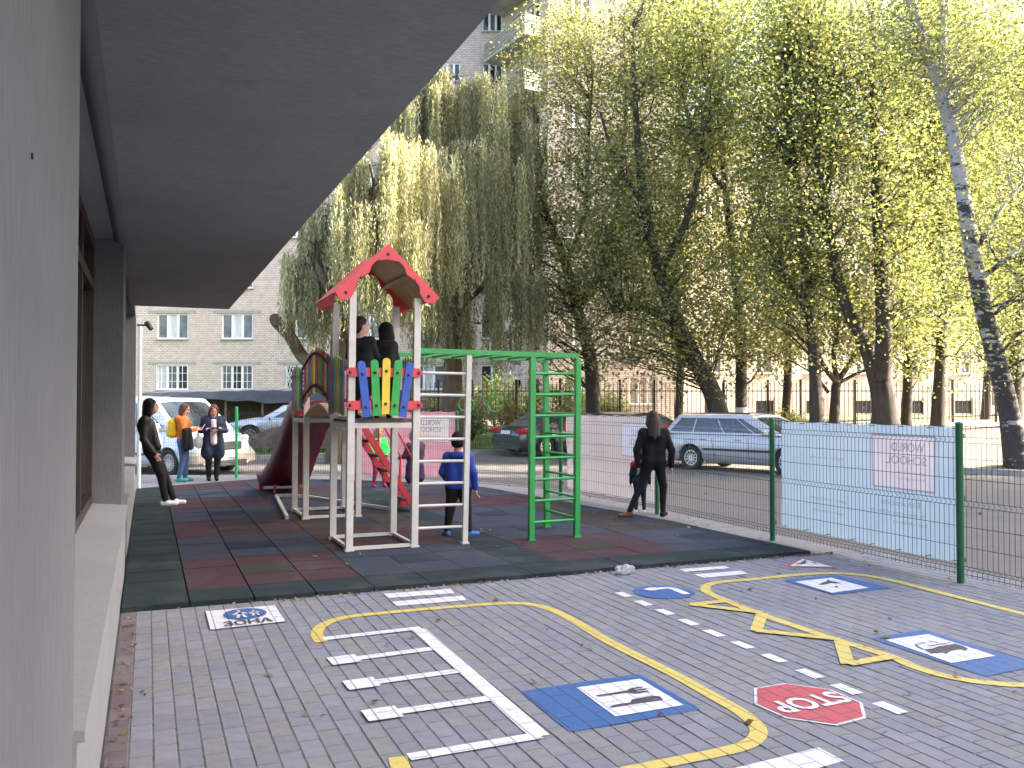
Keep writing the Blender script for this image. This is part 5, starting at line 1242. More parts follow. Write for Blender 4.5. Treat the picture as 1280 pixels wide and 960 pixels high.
gv = np.stack([A_, B_, T_], 1).reshape(-1, 3); tag(mobj('grass', np_mesh('grass', gv, 3, M['leaf'], pal([(.07, .13, .02), (.11, .17, .03), (.16, .19, .05)], n_, rng))), kind='stuff')
# fallen leaves on the court, thickest along the mat edge
LP = []
for k in range(85): LP.append((6.6 - 6.6 * rng.random() ** 1.4, rng.uniform(3.0, 7.2), .012))
for k in range(60): LP.append((rng.uniform(1.2, 6.6), rng.uniform(7.5, 16), .045))
for k in range(330): LP.append((6.7 - 6.5 * rng.random() ** 1.5, 7.27 - abs(rng.normal()) * .035, .01))
for k in range(70): LP.append((-.14 + abs(rng.normal()) * .05, rng.uniform(3.2, 7.2), .01))
for k in range(110): LP.append((rng.uniform(6.5, 7.1), rng.uniform(3, 14), .01))
for k in range(150): LP.append((rng.uniform(7.2, 15), rng.uniform(4, 27), -.155))
LP = np.array(LP); n_ = len(LP); sc_ = np.full(n_, .034) * (.6 + .9 * rng.random(n_)); sc_[145:] = .026; sc_[-150:] = .05
nr = rng.normal(size=(n_, 3)) * .35; nr[:, 2] = 1; nr /= np.linalg.norm(nr, axis=1)[:, None]; t_ = np.cross(nr, rng.normal(size=(n_, 3))); t_ /= np.linalg.norm(t_, axis=1)[:, None]; bn = np.cross(nr, t_)
l_ = (sc_ * (.6 + .8 * rng.random(n_)))[:, None]; up_ = np.array([0, 0, 1.0])
fv = np.stack([LP - t_ * l_ * .6, LP - t_ * l_ * .1 + bn * l_ * .45 + up_ * l_ * .15, LP + t_ * l_ * .6 + up_ * l_ * .1, LP - t_ * l_ * .1 - bn * l_ * .45], 1).reshape(-1, 3)
tag(mobj('fallen_leaves', np_mesh('fallen_leaves', fv, 4, M['leaf'], pal([(.2, .13, .06), (.14, .08, .045), (.32, .24, .1), (.26, .21, .16), (.09, .06, .04)], n_, rng))), kind='stuff')
# crumpled plastic bag at the mat edge
p = G(781, 718); bt_ = thing('plastic_bag', 'crumpled clear plastic bag lying at the mat edge', 'litter', (p.x, p.y, 0))
mb = MB(); r9 = random.Random(9); bm = bmesh.new(); bmesh.ops.create_icosphere(bm, subdivisions=3, radius=.08)
for v in bm.verts:
    q = v.co.normalized(); v.co = Vector((q.x * .1, q.y * .06, q.z * .045 + .042)) * (1 + r9.uniform(-.16, .16)); v.co.z = max(v.co.z, .004)
mb.bm(bm); m, n, b, o = new_mat('clear_film'); b.inputs['Base Color'].default_value = (.45, .47, .5, 1); b.inputs['Roughness'].default_value = .25
tr = n.nodes.new('ShaderNodeBsdfTransparent'); mx = n.nodes.new('ShaderNodeMixShader'); mx.inputs[0].default_value = .4; n.links.new(b.outputs[0], mx.inputs[1]); n.links.new(tr.outputs[0], mx.inputs[2]); n.links.new(mx.outputs[0], o.inputs[0])
mb.build('film', m, bt_)
# ------------------------------------------------------------------ vehicles
def paintm(name, col, metal=.5, rough=.28, dirt=None):
    m = pm(name, col, rough, metal, var=.05, scale=3, coat=.7, dirt=dirt); return m
M['silver'] = paintm('silver_paint', (.42, .405, .40), .12); M['grey_paint'] = paintm('dark_grey_paint', (.055, .058, .065), .5); M['black_paint'] = paintm('black_paint', (.03, .032, .036), .3)
M['white_paint'] = paintm('white_paint', (.72, .72, .71), 0, .35); M['paleblue_paint'] = paintm('pale_silver_paint', (.48, .5, .54), .5)
M['car_glass'] = pm('car_glass', (.035, .045, .05), .05, var=.3, scale=2, spec=.7); M['trim'] = pm('dark_trim', (.035, .035, .037), .6); M['dirty_white'] = pm('dusty_bumper', (.36, .32, .26), .7, var=.2)
M['under'] = pm('underbody', (.012, .012, .012), .9)
def ip(tab, x):
    xs = [t[0] for t in tab]; return float(np.interp(x, xs, [t[1] for t in tab]))
def wheel_mesh(R_, spokes=10, w=.2):
    t = MB(); prof = [(R_ * .66, -w * .42), (R_ * .9, -w * .5), (R_ * .985, -w * .42), (R_, -w * .2), (R_, w * .2), (R_ * .985, w * .42), (R_ * .9, w * .5), (R_ * .66, w * .42)]; n_ = 28; vs, fs = [], []
    for i in range(n_):
        a = 2 * math.pi * i / n_; vs += [(r * math.cos(a), y, r * math.sin(a)) for r, y in prof]
    k = len(prof)
    for i in range(n_):
        for j in range(k): a, b_ = i * k + j, ((i + 1) % n_) * k + j; a2, b2 = i * k + (j + 1) % k, ((i + 1) % n_) * k + (j + 1) % k; fs.append((a, b_, b2, a2))
    t.add(vs, fs, 0, True)
    r = MB(); y = w * .36
    for s in (1, -1):
        ring = lambda ra, rb, yy, mi: r.add([(rr_ * math.cos(2 * math.pi * i / 28), s * yy, rr_ * math.sin(2 * math.pi * i / 28)) for i in range(28) for rr_ in (ra, rb)], [((2 * i), (2 * i + 1), (2 * ((i + 1) % 28) + 1), (2 * ((i + 1) % 28))) for i in range(28)], mi)
        ring(R_ * .56, R_ * .68, y, 0); ring(.001, R_ * .56, y - .06, 1)
        for q in range(spokes):
            a = 2 * math.pi * q / spokes; d = Vector((math.cos(a), 0, math.sin(a))); r.bar(d * R_ * .1 + Vector((0, s * (y - .012), 0)), d * R_ * .58 + Vector((0, s * (y - .006), 0)), .02 + R_ * .55 / spokes, .02, 0, (0, 1, 0))
        r.tube([(0, s * (y - .04), 0), (0, s * (y + .002), 0)], R_ * .15, 12, 0)
    return t.mesh('wheel', M['tyre']), r.mesh('rim', [M['rim'], M['under']])
def car(name, label, cat, loc, ang, S, group='cars parked along the street'):
    L, W_, pt = S['L'], S['W'], M[S['paint']]; t = thing(name, label, cat, loc, ang, group)
    xs = sorted(set([round(-L / 2 + L * i / 46, 4) for i in range(47)] + [round(xw + dx, 4) for xw in S['wheels'] for dx in (-S['R'] - .075, -S['R'] - .05, -S['R'] * .8, S['R'] * .8, S['R'] + .05, S['R'] + .075)])); AR = S['R'] + .06
    mb = MB(); vs, fs, mi = [], [], []; rings = 17
    def half(x):
        e = max(0, (abs(x) - (L / 2 - .6)) / .6); w = W_ / 2 * (1 - S.get('taper', .13) * e ** 2.2); zb = S['clear'] + .07 * e; tp = ip(S['top'], x)
        P = [(0, zb), (w - .16, zb), (w - .035, zb + .07), (w, .46), (w - .008, .66), (w - .03, min(tp - .10, S['belt'] - .05)), (w - .055, tp - .05), (w - .12, tp - .008), (0, tp + S.get('crown', .035))]
        for xw in S['wheels']:
            dx = x - xw
            if abs(dx) < AR:
                za = S['R'] + math.sqrt(AR * AR - dx * dx)
                P = [P[0]] + [(y, max(z, min(za, .9))) for y, z in P[1:5]] + [(y, max(z, za + .03)) if i == 0 else (y, z) for i, (y, z) in enumerate(P[5:])]
        return P
    for x in xs:
        P = half(x); ring = [(x, y, z) for y, z in P] + [(x, -y, z) for y, z in P[-2:0:-1]]; vs += ring
    k = 16
    body, und = [], []
    for i in range(len(xs) - 1):
        for j in range(k):
            f = (i * k + j, i * k + (j + 1) % k, (i + 1) * k + (j + 1) % k, (i + 1) * k + j); (und if j in (0, k - 1) else body).append(f)
    mb.add(vs, body, 0, True); mb.add(vs, und, 1, False)
    mb.add(vs[:k], [tuple(range(k))], 0); mb.add(vs[-k:], [tuple(range(k))[::-1]], 0)
    bo = mb.build('body', [pt, M['under']], t)
    for xw in S['wheels']:                                            # dark wheel housings
        for s in (-1, 1):
            pass
    # cabin
    xr0, xr1, xw1, xw0 = S['cabin']; zb, zt, wb, wt = S['belt'] - .03, S['H'], W_ / 2 - .06, W_ / 2 - S.get('tumble', .22)
    def side(s, u, v, o_=0):
        """u: 0 rear .. 1 front, v: 0 belt .. 1 roof edge"""
        a = Vector((xr0 + (xw0 - xr0) * u, wb, zb)); c = Vector((xr1 + (xw1 - xr1) * u, wt, zt - .045)); p = a.lerp(c, v); p.y += math.sin(math.pi * v) * .018 + o_
        return Vector((p.x, s * p.y, p.z))
    cb = MB(); nu, nv = 14, 6
    for s in (1, -1):
        v_ = [side(s, i / nu, j / nv) for j in range(nv + 1) for i in range(nu + 1)]; f_ = [(j * (nu + 1) + i, j * (nu + 1) + i + 1, (j + 1) * (nu + 1) + i + 1, (j + 1) * (nu + 1) + i) for j in range(nv) for i in range(nu)]
        cb.add(v_, f_ if s < 0 else [q[::-1] for q in f_], 0, True)
    def cross(u, v, w, rear):
        a = side(1, 0 if rear else 1, v); bulge = (1 - w * w) * .07 * (1 - .4 * v); return Vector((a.x + (-bulge if rear else bulge), a.y * w, a.z + (1 - w * w) * .03 * v))
    for rear in (True, False):
        v_ = [cross(0, j / nv, -1 + 2 * i / 10, rear) for j in range(nv + 1) for i in range(11)]; f_ = [(j * 11 + i, j * 11 + i + 1, (j + 1) * 11 + i + 1, (j + 1) * 11 + i) for j in range(nv) for i in range(10)]
        cb.add(v_, f_ if not rear else [q[::-1] for q in f_], 0, True)
    v_ = []
    for i in range(nu + 1):
        for q in range(11):
            w = -1 + 2 * q / 10; a = side(1, i / nu, 1); e0 = cross(0, 1, w, True); e1 = cross(0, 1, w, False); x = e0.x + (e1.x - e0.x) * i / nu; v_.append((x, a.y * w, a.z + (1 - abs(w) ** 2.6) * (.045 + .02 * math.sin(math.pi * i / nu))))
    cb.add(v_, [(i * 11 + q, (i + 1) * 11 + q, (i + 1) * 11 + q + 1, i * 11 + q + 1) for i in range(nu) for q in range(10)], 0, True); cb.build('cabin', pt, t)
    # glass
    for s in (1, -1):
        for (u0, u1, sl0, sl1) in S['windows']:
            P = []; nn_ = 6
            for (ua, ub, va, vb) in ((u0, u1, .1, .1), (u1, u1 + sl1, .1, .86), (u1 + sl1, u0 + sl0, .86, .86), (u0 + sl0, u0, .86, .1)):
                for q in range(nn_): f = q / nn_; P.append(side(s, ua + (ub - ua) * f, va + (vb - va) * f, .006))
            g = MB(); c_ = sum(P, Vector()) / len(P); c_.y += s * .008
            g.add([c_] + P, [(0, 1 + i, 1 + (i + 1) % len(P)) if s < 0 else (0, 1 + (i + 1) % len(P), 1 + i) for i in range(len(P))], 0, False); g.build('side_window', M['car_glass'], t)
    for rear, nm in ((True, 'rear_window'), (False, 'windscreen')):
        g = MB(); v_ = [cross(0, .1 + .78 * j / 4, -.86 + 1.72 * i / 10, rear) + Vector((-.006 if rear else .006, 0, .005)) for j in range(5) for i in range(11)]; f_ = [(j * 11 + i, j * 11 + i + 1, (j + 1) * 11 + i + 1, (j + 1) * 11 + i) for j in range(4) for i in range(10)]
        g.add(v_, f_ if not rear else [q[::-1] for q in f_], 0, True); g.build(nm, M['car_glass'], t)
    # wheels
    wm, rm = wheel_mesh(S['R'], S.get('spokes', 10))
    for xw in S['wheels']:
        for s in (1, -1):
            q = mobj('wheel', wm, t); q.location = (xw, s * (W_ / 2 - .115), S['R']); mobj('rim', rm, q); q.rotation_euler = (0, random.uniform(0, 1), 0)
    def on_side(s, x, z, o_=0):
        P = half(x); 
        for (ya, za), (yb, zb_) in zip(P[2:-1], P[3:]):
            if za <= z <= zb_: f = (z - za) / max(1e-6, zb_ - za); return Vector((x, s * (ya + (yb - ya) * f + o_), z))
        return Vector((x, s * (W_ / 2 + o_), z))
    for s in (1, -1):
        for x in S.get('handles', ()):
            g = MB(); p = on_side(s, x, S['belt'] - .16, .012); g.cbox(p, (.17, .03, .035), .008); g.build('door_handle', M.get(S.get('hcol', S['paint'])), t)
        for (xa, xb) in S.get('seams', ()):
            g = MB(); P = [on_side(s, xa + (xb - xa) * i / 6, .34 + (S['belt'] - .38) * i / 6, .0015) for i in range(7)]
            for a, b_ in zip(P[:-1], P[1:]): g.bar(a, b_, .009, .004, 0, (0, 1, 0))
            g.build('door_seam', M['under'], t)
        if 'mould' in S:
            xa, xb, z = S['mould']; g = MB(); P = [on_side(s, xa + (xb - xa) * i / 8, z, .008) for i in range(9)]
            for a, b_ in zip(P[:-1], P[1:]): g.bar(a, b_, .022, .055, 0, (0, 0, 1))
            g.build('side_moulding', M['trim'], t)
        mp = S['mirror']; g = MB(); g.cbox((mp[0], s * (W_ / 2 + .09), mp[1]), (.1, .2, .13), .03); g.bar((mp[0] + .02, s * (W_ / 2 - .06), mp[1] - .04), (mp[0] + .02, s * (W_ / 2 + .04), mp[1] - .02), .05); g.build('wing_mirror', pt, t)
    for (kind, x, y, z, sx_, sy_, sz_) in S['lamps']:
        for s in (1, -1):
            g = MB(); g.cbox((x, s * y, z), (sx_, sy_, sz_), min(sx_, sy_, sz_) * .3); g.build('tail_lamp' if 'red' in kind else 'headlamp', M[kind], t)
    for (nm, mt, x, y, z, sx_, sy_, sz_) in S.get('bits', ()):
        g = MB(); g.cbox((x, y, z), (sx_, sy_, sz_), min(sx_, sy_, sz_) * .25); g.build(nm, M[mt], t)
    return t
def ang_cam(r, f):
    v = RT * r + FW * f; return math.atan2(v.y, v.x)
EST = dict(L=4.68, W=1.77, H=1.47, clear=.2, belt=.98, paint='silver', R=.315, wheels=(-1.38, 1.36), cabin=(-2.24, -1.85, .32, 1.22), tumble=.2, spokes=11, mirror=(.86, 1.02),
           top=[(-2.34, .80), (-2.3, .95), (-2.0, .97), (.9, .97), (1.2, .95), (1.75, .86), (2.1, .76), (2.28, .62), (2.34, .45)],
           windows=[(.04, .255, .03, .01), (.27, .535, .01, .0), (.548, .80, .0, -.03), (.815, .91, -.03, -.07)], handles=(-1.0, .05), seams=((-.62, -.75), (.38, .32), (1.12, 1.2)), mould=(-.98, 1.02, .56),
           lamps=[('lamp_red', -2.22, .76, 1.02, .16, .14, .32), ('lamp_clear', 2.12, .68, .68, .3, .28, .15)],
           bits=[('plate', 'plate', -2.345, 0, .78, .02, .5, .11), ('bumper', 'trim', -2.33, 0, .42, .06, 1.4, .1), ('grille', 'trim', 2.3, 0, .55, .06, .8, .12), ('roof_rail', 'trim', -.75, .6, 1.485, 2.0, .035, .03), ('roof_rail', 'trim', -.75, -.6, 1.485, 2.0, .035, .03)])
ea = ang_cam(.69, -.72); ed = Vector((math.cos(ea), math.sin(ea), 0)); rw_ = cw(4.77, 23.1, -.17)      # right rear wheel
er = Vector((ed.y, -ed.x, 0)); c_ = rw_ + ed * 1.38 - er * .77
car('parked_car', 'silver estate car parked beyond the fence, right of the standing woman', 'car', (c_.x, c_.y, -.17), ea, EST)
SED = dict(L=4.62, W=1.82, H=1.43, clear=.18, belt=.95, paint='grey_paint', R=.33, wheels=(-1.33, 1.42), cabin=(-1.78, -.95, .22, 1.05), tumble=.24, spokes=10, mirror=(.72, .98),
           top=[(-2.31, .70), (-2.27, .98), (-1.9, 1.02), (-1.4, .99), (.9, .95), (1.3, .92), (1.8, .84), (2.15, .73), (2.31, .5)], windows=[(.1, .16, .08, .0), (.18, .5, .05, .0), (.53, .86, .0, -.08)], handles=(-.85, .2), seams=((-.5, -.6), (.5, .45)),
           lamps=[('lamp_red', -2.2, .70, .84, .24, .4, .17), ('lamp_clear', 2.1, .68, .68, .3, .3, .15)],
           bits=[('plate', 'plate', -2.325, .0, .80, .02, .5, .12), ('chrome_strip', 'chrome', -2.325, 0, .42, .012, .9, .018), ('bumper', 'trim', -2.3, 0, .3, .06, 1.4, .1), ('grille', 'trim', 2.3, 0, .55, .06, .5, .16)])
rw_ = cw(1.06, 28.4, -.17); ba_ = ang_cam(.81, .58); bd_ = Vector((math.cos(ba_), math.sin(ba_), 0)); c_ = rw_ + bd_ * 1.33 - Vector((bd_.y, -bd_.x, 0)) * .8
car('parked_car', 'dark grey saloon with lit red tail lamp seen from behind, behind the green ladder', 'car', (c_.x, c_.y, -.17), ba_, SED)
HAT = dict(EST, paint='black_paint', L=4.5, cabin=(-2.12, -1.7, .25, 1.2), R=.32); HAT['bits'] = EST['bits'][:1]
c_ = cw(3.75, 25.4, -.17)
car('parked_car', 'black estate car behind the lilac banner, only its roof and windows showing', 'car', (c_.x, c_.y, -.17), ea, HAT)
FAR = dict(SED, paint='paleblue_paint')
c_ = at(362, 556, 33.5); fa = ang_cam(-.97, -.24)
car('parked_car', 'pale silver car behind the soil heap, nose to the left', 'car', (c_.x, c_.y, ground_z(c_.x, c_.y)), fa, FAR)
VAN = dict(L=4.8, W=1.9, H=1.9, clear=.2, belt=1.12, paint='white_paint', R=.32, wheels=(-1.45, 1.42), cabin=(-2.36, -2.28, .68, 1.62), tumble=.16, spokes=14, taper=.16, mirror=(1.12, 1.2),
           top=[(-2.4, .6), (-2.38, 1.05), (1.2, 1.10), (1.6, 1.09), (2.0, .99), (2.25, .85), (2.36, .66), (2.4, .45)], windows=[(.62, .92, .02, -.1)], handles=(.45,), hcol='trim', seams=((.3, .3), (1.25, 1.3)), mould=(-.95, .9, .5),
           lamps=[('lamp_clear', 2.1, .72, .86, .36, .3, .22)],
           bits=[('bumper', 'dirty_white', 2.22, .62, .42, .38, .72, .36), ('bumper', 'dirty_white', 2.22, -.62, .42, .38, .72, .36), ('grille', 'trim', 2.36, 0, .72, .1, .95, .2), ('lower_grille', 'trim', 2.42, 0, .30, .06, 1.2, .14), ('plate', 'plate', 2.435, 0, .5, .02, .52, .12)])
va = ang_cam(.86, -.5); vd = Vector((math.cos(va), math.sin(va), 0)); vr = Vector((vd.y, -vd.x, 0)); rw_ = G(214, 595, -.17); c_ = rw_ - vd * 1.42 - vr * .83
car('parked_van', 'white van with dusty bumper parked behind the women at the far fence', 'van', (c_.x, c_.y, -.17), va, VAN)

# ------------------------------------------------------------------ people
def sdf_grid(prims, vox):
    lo = np.array([1e9] * 3); hi = -lo
    for p in prims:
        if p[0] == 'c': mn = np.minimum(p[1], p[2]) - max(p[3], p[4]); mx_ = np.maximum(p[1], p[2]) + max(p[3], p[4])
        else: r_ = max(p[2]); mn, mx_ = np.array(p[1]) - r_, np.array(p[1]) + r_
        lo = np.minimum(lo, mn); hi = np.maximum(hi, mx_)
    lo = lo - 3 * vox; hi = hi + 3 * vox; n = np.ceil((hi - lo) / vox).astype(int) + 1; D = np.full(n, 10.0, np.float32)
    for p in prims:
        if p[0] == 'c': mn = np.minimum(p[1], p[2]) - max(p[3], p[4]); mx_ = np.maximum(p[1], p[2]) + max(p[3], p[4])
        else: r_ = max(p[2]); mn, mx_ = np.array(p[1]) - r_, np.array(p[1]) + r_
        k = p[5]; mg = k + 2.5 * vox; i0 = np.maximum(0, ((mn - mg - lo) / vox).astype(int)); i1 = np.minimum(n, ((mx_ + mg - lo) / vox).astype(int) + 2)
        ax = [lo[a] + vox * np.arange(i0[a], i1[a]) for a in range(3)]; X, Y, Z = np.meshgrid(*ax, indexing='ij')
        d = prim_d(p, np.stack([X, Y, Z], -1).reshape(-1, 3)).reshape(X.shape); sl = tuple(slice(i0[a], i1[a]) for a in range(3)); A = D[sl]
        h = np.clip(.5 + .5 * (A - d) / max(k, 1e-4), 0, 1); D[sl] = np.where(A > 5, d, A * (1 - h) + d * h - k * h * (1 - h))
    return D, lo
def prim_d(p, Q):
    if p[0] == 'c':
        a, b_, ra, rb = np.array(p[1]), np.array(p[2]), p[3], p[4]; ba = b_ - a; t = np.clip(((Q - a) @ ba) / max(1e-9, ba @ ba), 0, 1); return np.linalg.norm(Q - a - t[:, None] * ba, axis=1) - (ra + (rb - ra) * t)
    R_ = p[4] if p[4] is not None else np.eye(3); q = (Q - np.array(p[1])) @ R_; r_ = np.array(p[2]); k0 = np.linalg.norm(q / r_, axis=1); k1 = np.linalg.norm(q / r_ ** 2, axis=1); return k0 * (k0 - 1) / np.maximum(k1, 1e-6)
def surface_nets(D, lo, vox):
    s = D < 0; c = np.zeros(np.array(D.shape) - 1, np.int8); sh = c.shape
    corner = lambda i, j, k, A: A[i:i + sh[0], j:j + sh[1], k:k + sh[2]]
    for i in (0, 1):
        for j in (0, 1):
            for k in (0, 1): c += corner(i, j, k, s)
    act = (c > 0) & (c < 8); idx = -np.ones(sh, np.int64); I = np.argwhere(act); idx[act] = np.arange(len(I)); acc = np.zeros((len(I), 3)); cnt = np.zeros(len(I))
    cor = [(i, j, k) for i in (0, 1) for j in (0, 1) for k in (0, 1)]
    val = {q: D[I[:, 0] + q[0], I[:, 1] + q[1], I[:, 2] + q[2]] for q in cor}
    for a in cor:
        for ax in range(3):
            if a[ax]: continue
            b_ = list(a); b_[ax] = 1; b_ = tuple(b_); va, vb = val[a], val[b_]; m_ = (va < 0) != (vb < 0); t = np.where(m_, va / (va - vb + 1e-12), 0)
            P = np.tile(np.array(a, float), (len(I), 1)); P[:, ax] = t; acc += P * m_[:, None]; cnt += m_
    V = lo + vox * (I + acc / cnt[:, None]); F = []
    for ax in range(3):
        o1, o2 = (ax + 1) % 3, (ax + 2) % 3; a = [slice(None)] * 3; b_ = [slice(None)] * 3; a[ax] = slice(0, -1); b_[ax] = slice(1, None)
        s0, s1 = s[tuple(a)], s[tuple(b_)]; E = np.argwhere(s0 != s1); E = E[(E[:, o1] > 0) & (E[:, o2] > 0)]; flip = s0[tuple(E.T)]
        def cell(d1, d2): q = E.copy(); q[:, o1] -= d1; q[:, o2] -= d2; return idx[tuple(q.T)]
        q = np.stack([cell(1, 1), cell(0, 1), cell(0, 0), cell(1, 0)], 1); q[~flip] = q[~flip][:, ::-1]; F.append(q)
    F = np.concatenate(F); return V, F[(F >= 0).all(1)]
def skin_mesh(name, prims, vox, sub=None):
    D, lo = sdf_grid(prims, vox); V, F = surface_nets(D, lo, vox); me = bpy.data.meshes.new(name); me.from_pydata(V.tolist(), [], F.tolist()); C = V[F].mean(1)
    keys = []; 
    for p in prims:
        if p[6] not in keys: keys.append(p[6])
    best = np.full(len(C), 9.0); bi = np.zeros(len(C), int)
    for p in prims:
        d = prim_d(p, C) - (p[7] if len(p) > 7 else 0); m_ = d < best; best[m_] = d[m_]; bi[m_] = keys.index(p[6])
    for k in keys: me.materials.append(M[k])
    me.polygons.foreach_set('material_index', bi.astype(np.int32)); me.polygons.foreach_set('use_smooth', np.ones(len(F), bool)); me.update(); return me
for nm, col, rg in (('skin', (.52, .31, .23), .55), ('skin_dark', (.36, .2, .14), .55), ('eye', (.05, .035, .03), .2), ('lip', (.42, .14, .12), .5), ('black_cloth', (.0085, .0085, .0095), .85), ('black_leather', (.007, .007, .008), .5), ('navy_cloth', (.016, .022, .045), .7),
                    ('orange_cloth', (.60, .15, .03), .8), ('jeans', (.06, .1, .19), .85), ('teal_shoe', (.05, .3, .25), .6), ('white_shoe', (.72, .71, .7), .5), ('white_cloth', (.68, .66, .65), .8), ('pink_cloth', (.66, .46, .45), .8), ('neon_cloth', (.04, .75, .1), .7), ('crimson_cloth', (.36, .03, .08), .8),
                    ('purple_cloth', (.05, .03, .065), .75), ('grey_cloth', (.4, .39, .4), .8), ('blue_jacket', (.02, .045, .25), .5), ('blue_shoe', (.05, .14, .42), .6), ('brown_shoe', (.12, .06, .035), .5), ('hair_black', (.006, .005, .005), .6), ('hair_brown', (.022, .012, .008), .6), ('hair_auburn', (.10, .038, .018), .6), ('hair_blond', (.36, .25, .14), .55), ('yellow_bag', (.72, .47, .02), .6), ('red_cloth', (.5, .03, .06), .8), ('dark_teal', (.02, .06, .075), .8)):
    M[nm] = pm(nm, col, rg, var=.14, scale=14, bmp=.25, bscale=26, spec=.25)
V3 = lambda *a: np.array(a, float)
def person(label, pos, head, h, o_):
    """o_: outfit and pose. Local frame: x forward, y left, z up; joints in fractions of the height"""
    ch = o_.get('child', False); hs = o_.get('hs', 1.0) * (h * (1.22 if ch else 1.0)) / 1.65; bw = o_.get('bw', 1.0) * h
    J = dict(pel=(0, 0, .53), che=(0, 0, .74), neck=(0, 0, .835), head=(.012, 0, .925), lhip=(0, .05, .515), rhip=(0, -.05, .515), lkn=(.01, .055, .285), rkn=(.01, -.055, .285), lan=(-.01, .06, .045), ran=(-.01, -.06, .045), lsh=(-.005, .103, .795), rsh=(-.005, -.103, .795), lel=(-.01, .135, .625), rel=(-.01, -.135, .625), lwr=(.03, .14, .475), rwr=(.03, -.14, .475))
    if ch: J.update(pel=(0, 0, .48), che=(0, 0, .69), neck=(0, 0, .785), head=(.012, 0, .895), lhip=(0, .048, .465), rhip=(0, -.048, .465), lkn=(.01, .052, .255), rkn=(.01, -.052, .255), lsh=(-.005, .10, .745), rsh=(-.005, -.10, .745), lel=(-.01, .135, .59), rel=(-.01, -.135, .59), lwr=(.03, .145, .455), rwr=(.03, -.145, .455))
    J.update(o_.get('J', {})); J = {k: np.array(v, float) * h for k, v in J.items()}
    top, leg, shoe, skin = o_['top'], o_['leg'], o_['shoe'], o_.get('skin', 'skin'); P = []
    c = lambda a, b_, ra, rb, m_, k=.02, bias=0.0: P.append(('c', np.array(a, float), np.array(b_, float), ra, rb, k, m_, bias)); e = lambda c_, r_, m_, k=.02, R_=None, bias=0.0: P.append(('e', np.array(c_, float), np.array(r_, float), 0, R_, k, m_, bias))
    sd = V3(0, 1, 0); w = .05 * bw
    for s in (1, -1):                                                       # trunk: two columns side by side, hips, shoulders
        c(J['pel'] + sd * s * .038 * bw + V3(0, 0, .01), (J['pel'] + J['che']) / 2 + sd * s * .04 * bw, .066 * bw, .058 * bw, top, .04); c((J['pel'] + J['che']) / 2 + sd * s * .04 * bw, J['che'] + sd * s * .05 * bw, .058 * bw, .068 * bw, top, .04)
        S_ = J['lsh' if s > 0 else 'rsh']; c(J['che'] + V3(0, 0, .03 * h), S_, .055 * bw, .042 * bw, top, .04)
        H_, K_, A_ = (J['lhip'], J['lkn'], J['lan']) if s > 0 else (J['rhip'], J['rkn'], J['ran']); lw = o_.get('lw', 1.0)
        c(H_, K_, .056 * bw * lw, .037 * bw * lw, leg, .03); c(K_, A_ + V3(0, 0, .012 * h), .037 * bw * lw, .026 * bw * lw, leg, .02); c(H_ + V3(0, 0, .01), H_ - (H_ - K_) * .12, .062 * bw, .058 * bw, leg if not o_.get('long') else top, .03)
        fd = np.array(o_.get('lfoot' if s > 0 else 'rfoot', (1, 0, 0)), float); fd /= np.linalg.norm(fd); ft = A_ * 1.0; ft[2] = max(A_[2] - .022 * h, .0)
        shoe_ = o_.get('rshoe', shoe) if s < 0 else shoe; c(ft - fd * .022 * h + V3(0, 0, -.002), ft + fd * .095 * h + V3(0, 0, -.005 * h), .026 * h, .021 * h, shoe_, .01, .004); c(ft + V3(0, 0, .014 * h), ft + fd * .03 * h, .026 * h, .024 * h, shoe_, .01)
        E_, W_ = (J['lel'], J['lwr']) if s > 0 else (J['rel'], J['rwr']); c(S_, E_, .037 * bw, .031 * bw, o_.get('sleeve', top), .025); c(E_, W_, .031 * bw, .024 * bw, o_.get('sleeve', top), .015)
        # hand: palm, four fingers of different length, thumb
        fd = W_ - E_; fd /= np.linalg.norm(fd); th = np.array(o_.get('thumb', (1, 0, 0)), float); th = th - fd * (th @ fd); th /= np.linalg.norm(th) + 1e-9; pn = np.cross(fd, th) * (1 if s > 0 else -1); q = h / 1.65 * (1.1 if ch else 1.0)
        pc = W_ + fd * .048 * q; e(pc, (.05 * q, .037 * q, .02 * q), skin, .012, np.stack([fd, th, pn], 1))
        for i, (off, ln) in enumerate(((.026, .068), (.009, .076), (-.009, .07), (-.025, .054))):
            b0 = W_ + fd * .085 * q + th * off * q; m1 = b0 + fd * ln * .5 * q - pn * .008 * q * (1 + i * .3); m2 = m1 + fd * ln * .42 * q * .8 - pn * .022 * q; c(b0, m1, .0105 * q, .0095 * q, skin, .003); c(m1, m2, .0095 * q, .0085 * q, skin, .003)
        t0 = W_ + fd * .03 * q + th * .03 * q; t1 = t0 + fd * .03 * q + th * .025 * q; c(t0, t1, .013 * q, .011 * q, skin, .006); c(t1, t1 + fd * .028 * q + th * .004 * q, .011 * q, .009 * q, skin, .004)
    c(J['che'] + V3(0, 0, .05 * h), J['neck'], .045 * bw, .036 * hs * 1.0, o_.get('collar', top), .03); c(J['neck'], J['head'] - V3(0, 0, .03), .034 * hs * 1.65, .034 * hs * 1.65, skin, .015)
    if o_.get('long'): 
        for s in (1, -1): c(J['pel'] + sd * s * .045 * bw, J['pel'] + sd * s * .058 * bw - V3(0, 0, o_['long'] * h), .066 * bw, .07 * bw, top, .03, .004)
    # head
    yw, pt = o_.get('look', 0), o_.get('nod', 0); f = V3(math.cos(yw) * math.cos(pt), math.sin(yw) * math.cos(pt), -math.sin(pt)); l = V3(-math.sin(yw), math.cos(yw), 0); u = np.cross(f, l); R_ = np.stack([f, l, u], 1); H = J['head']
    HP = lambda a, b_, d: H + (f * a + l * b_ + u * d) * hs
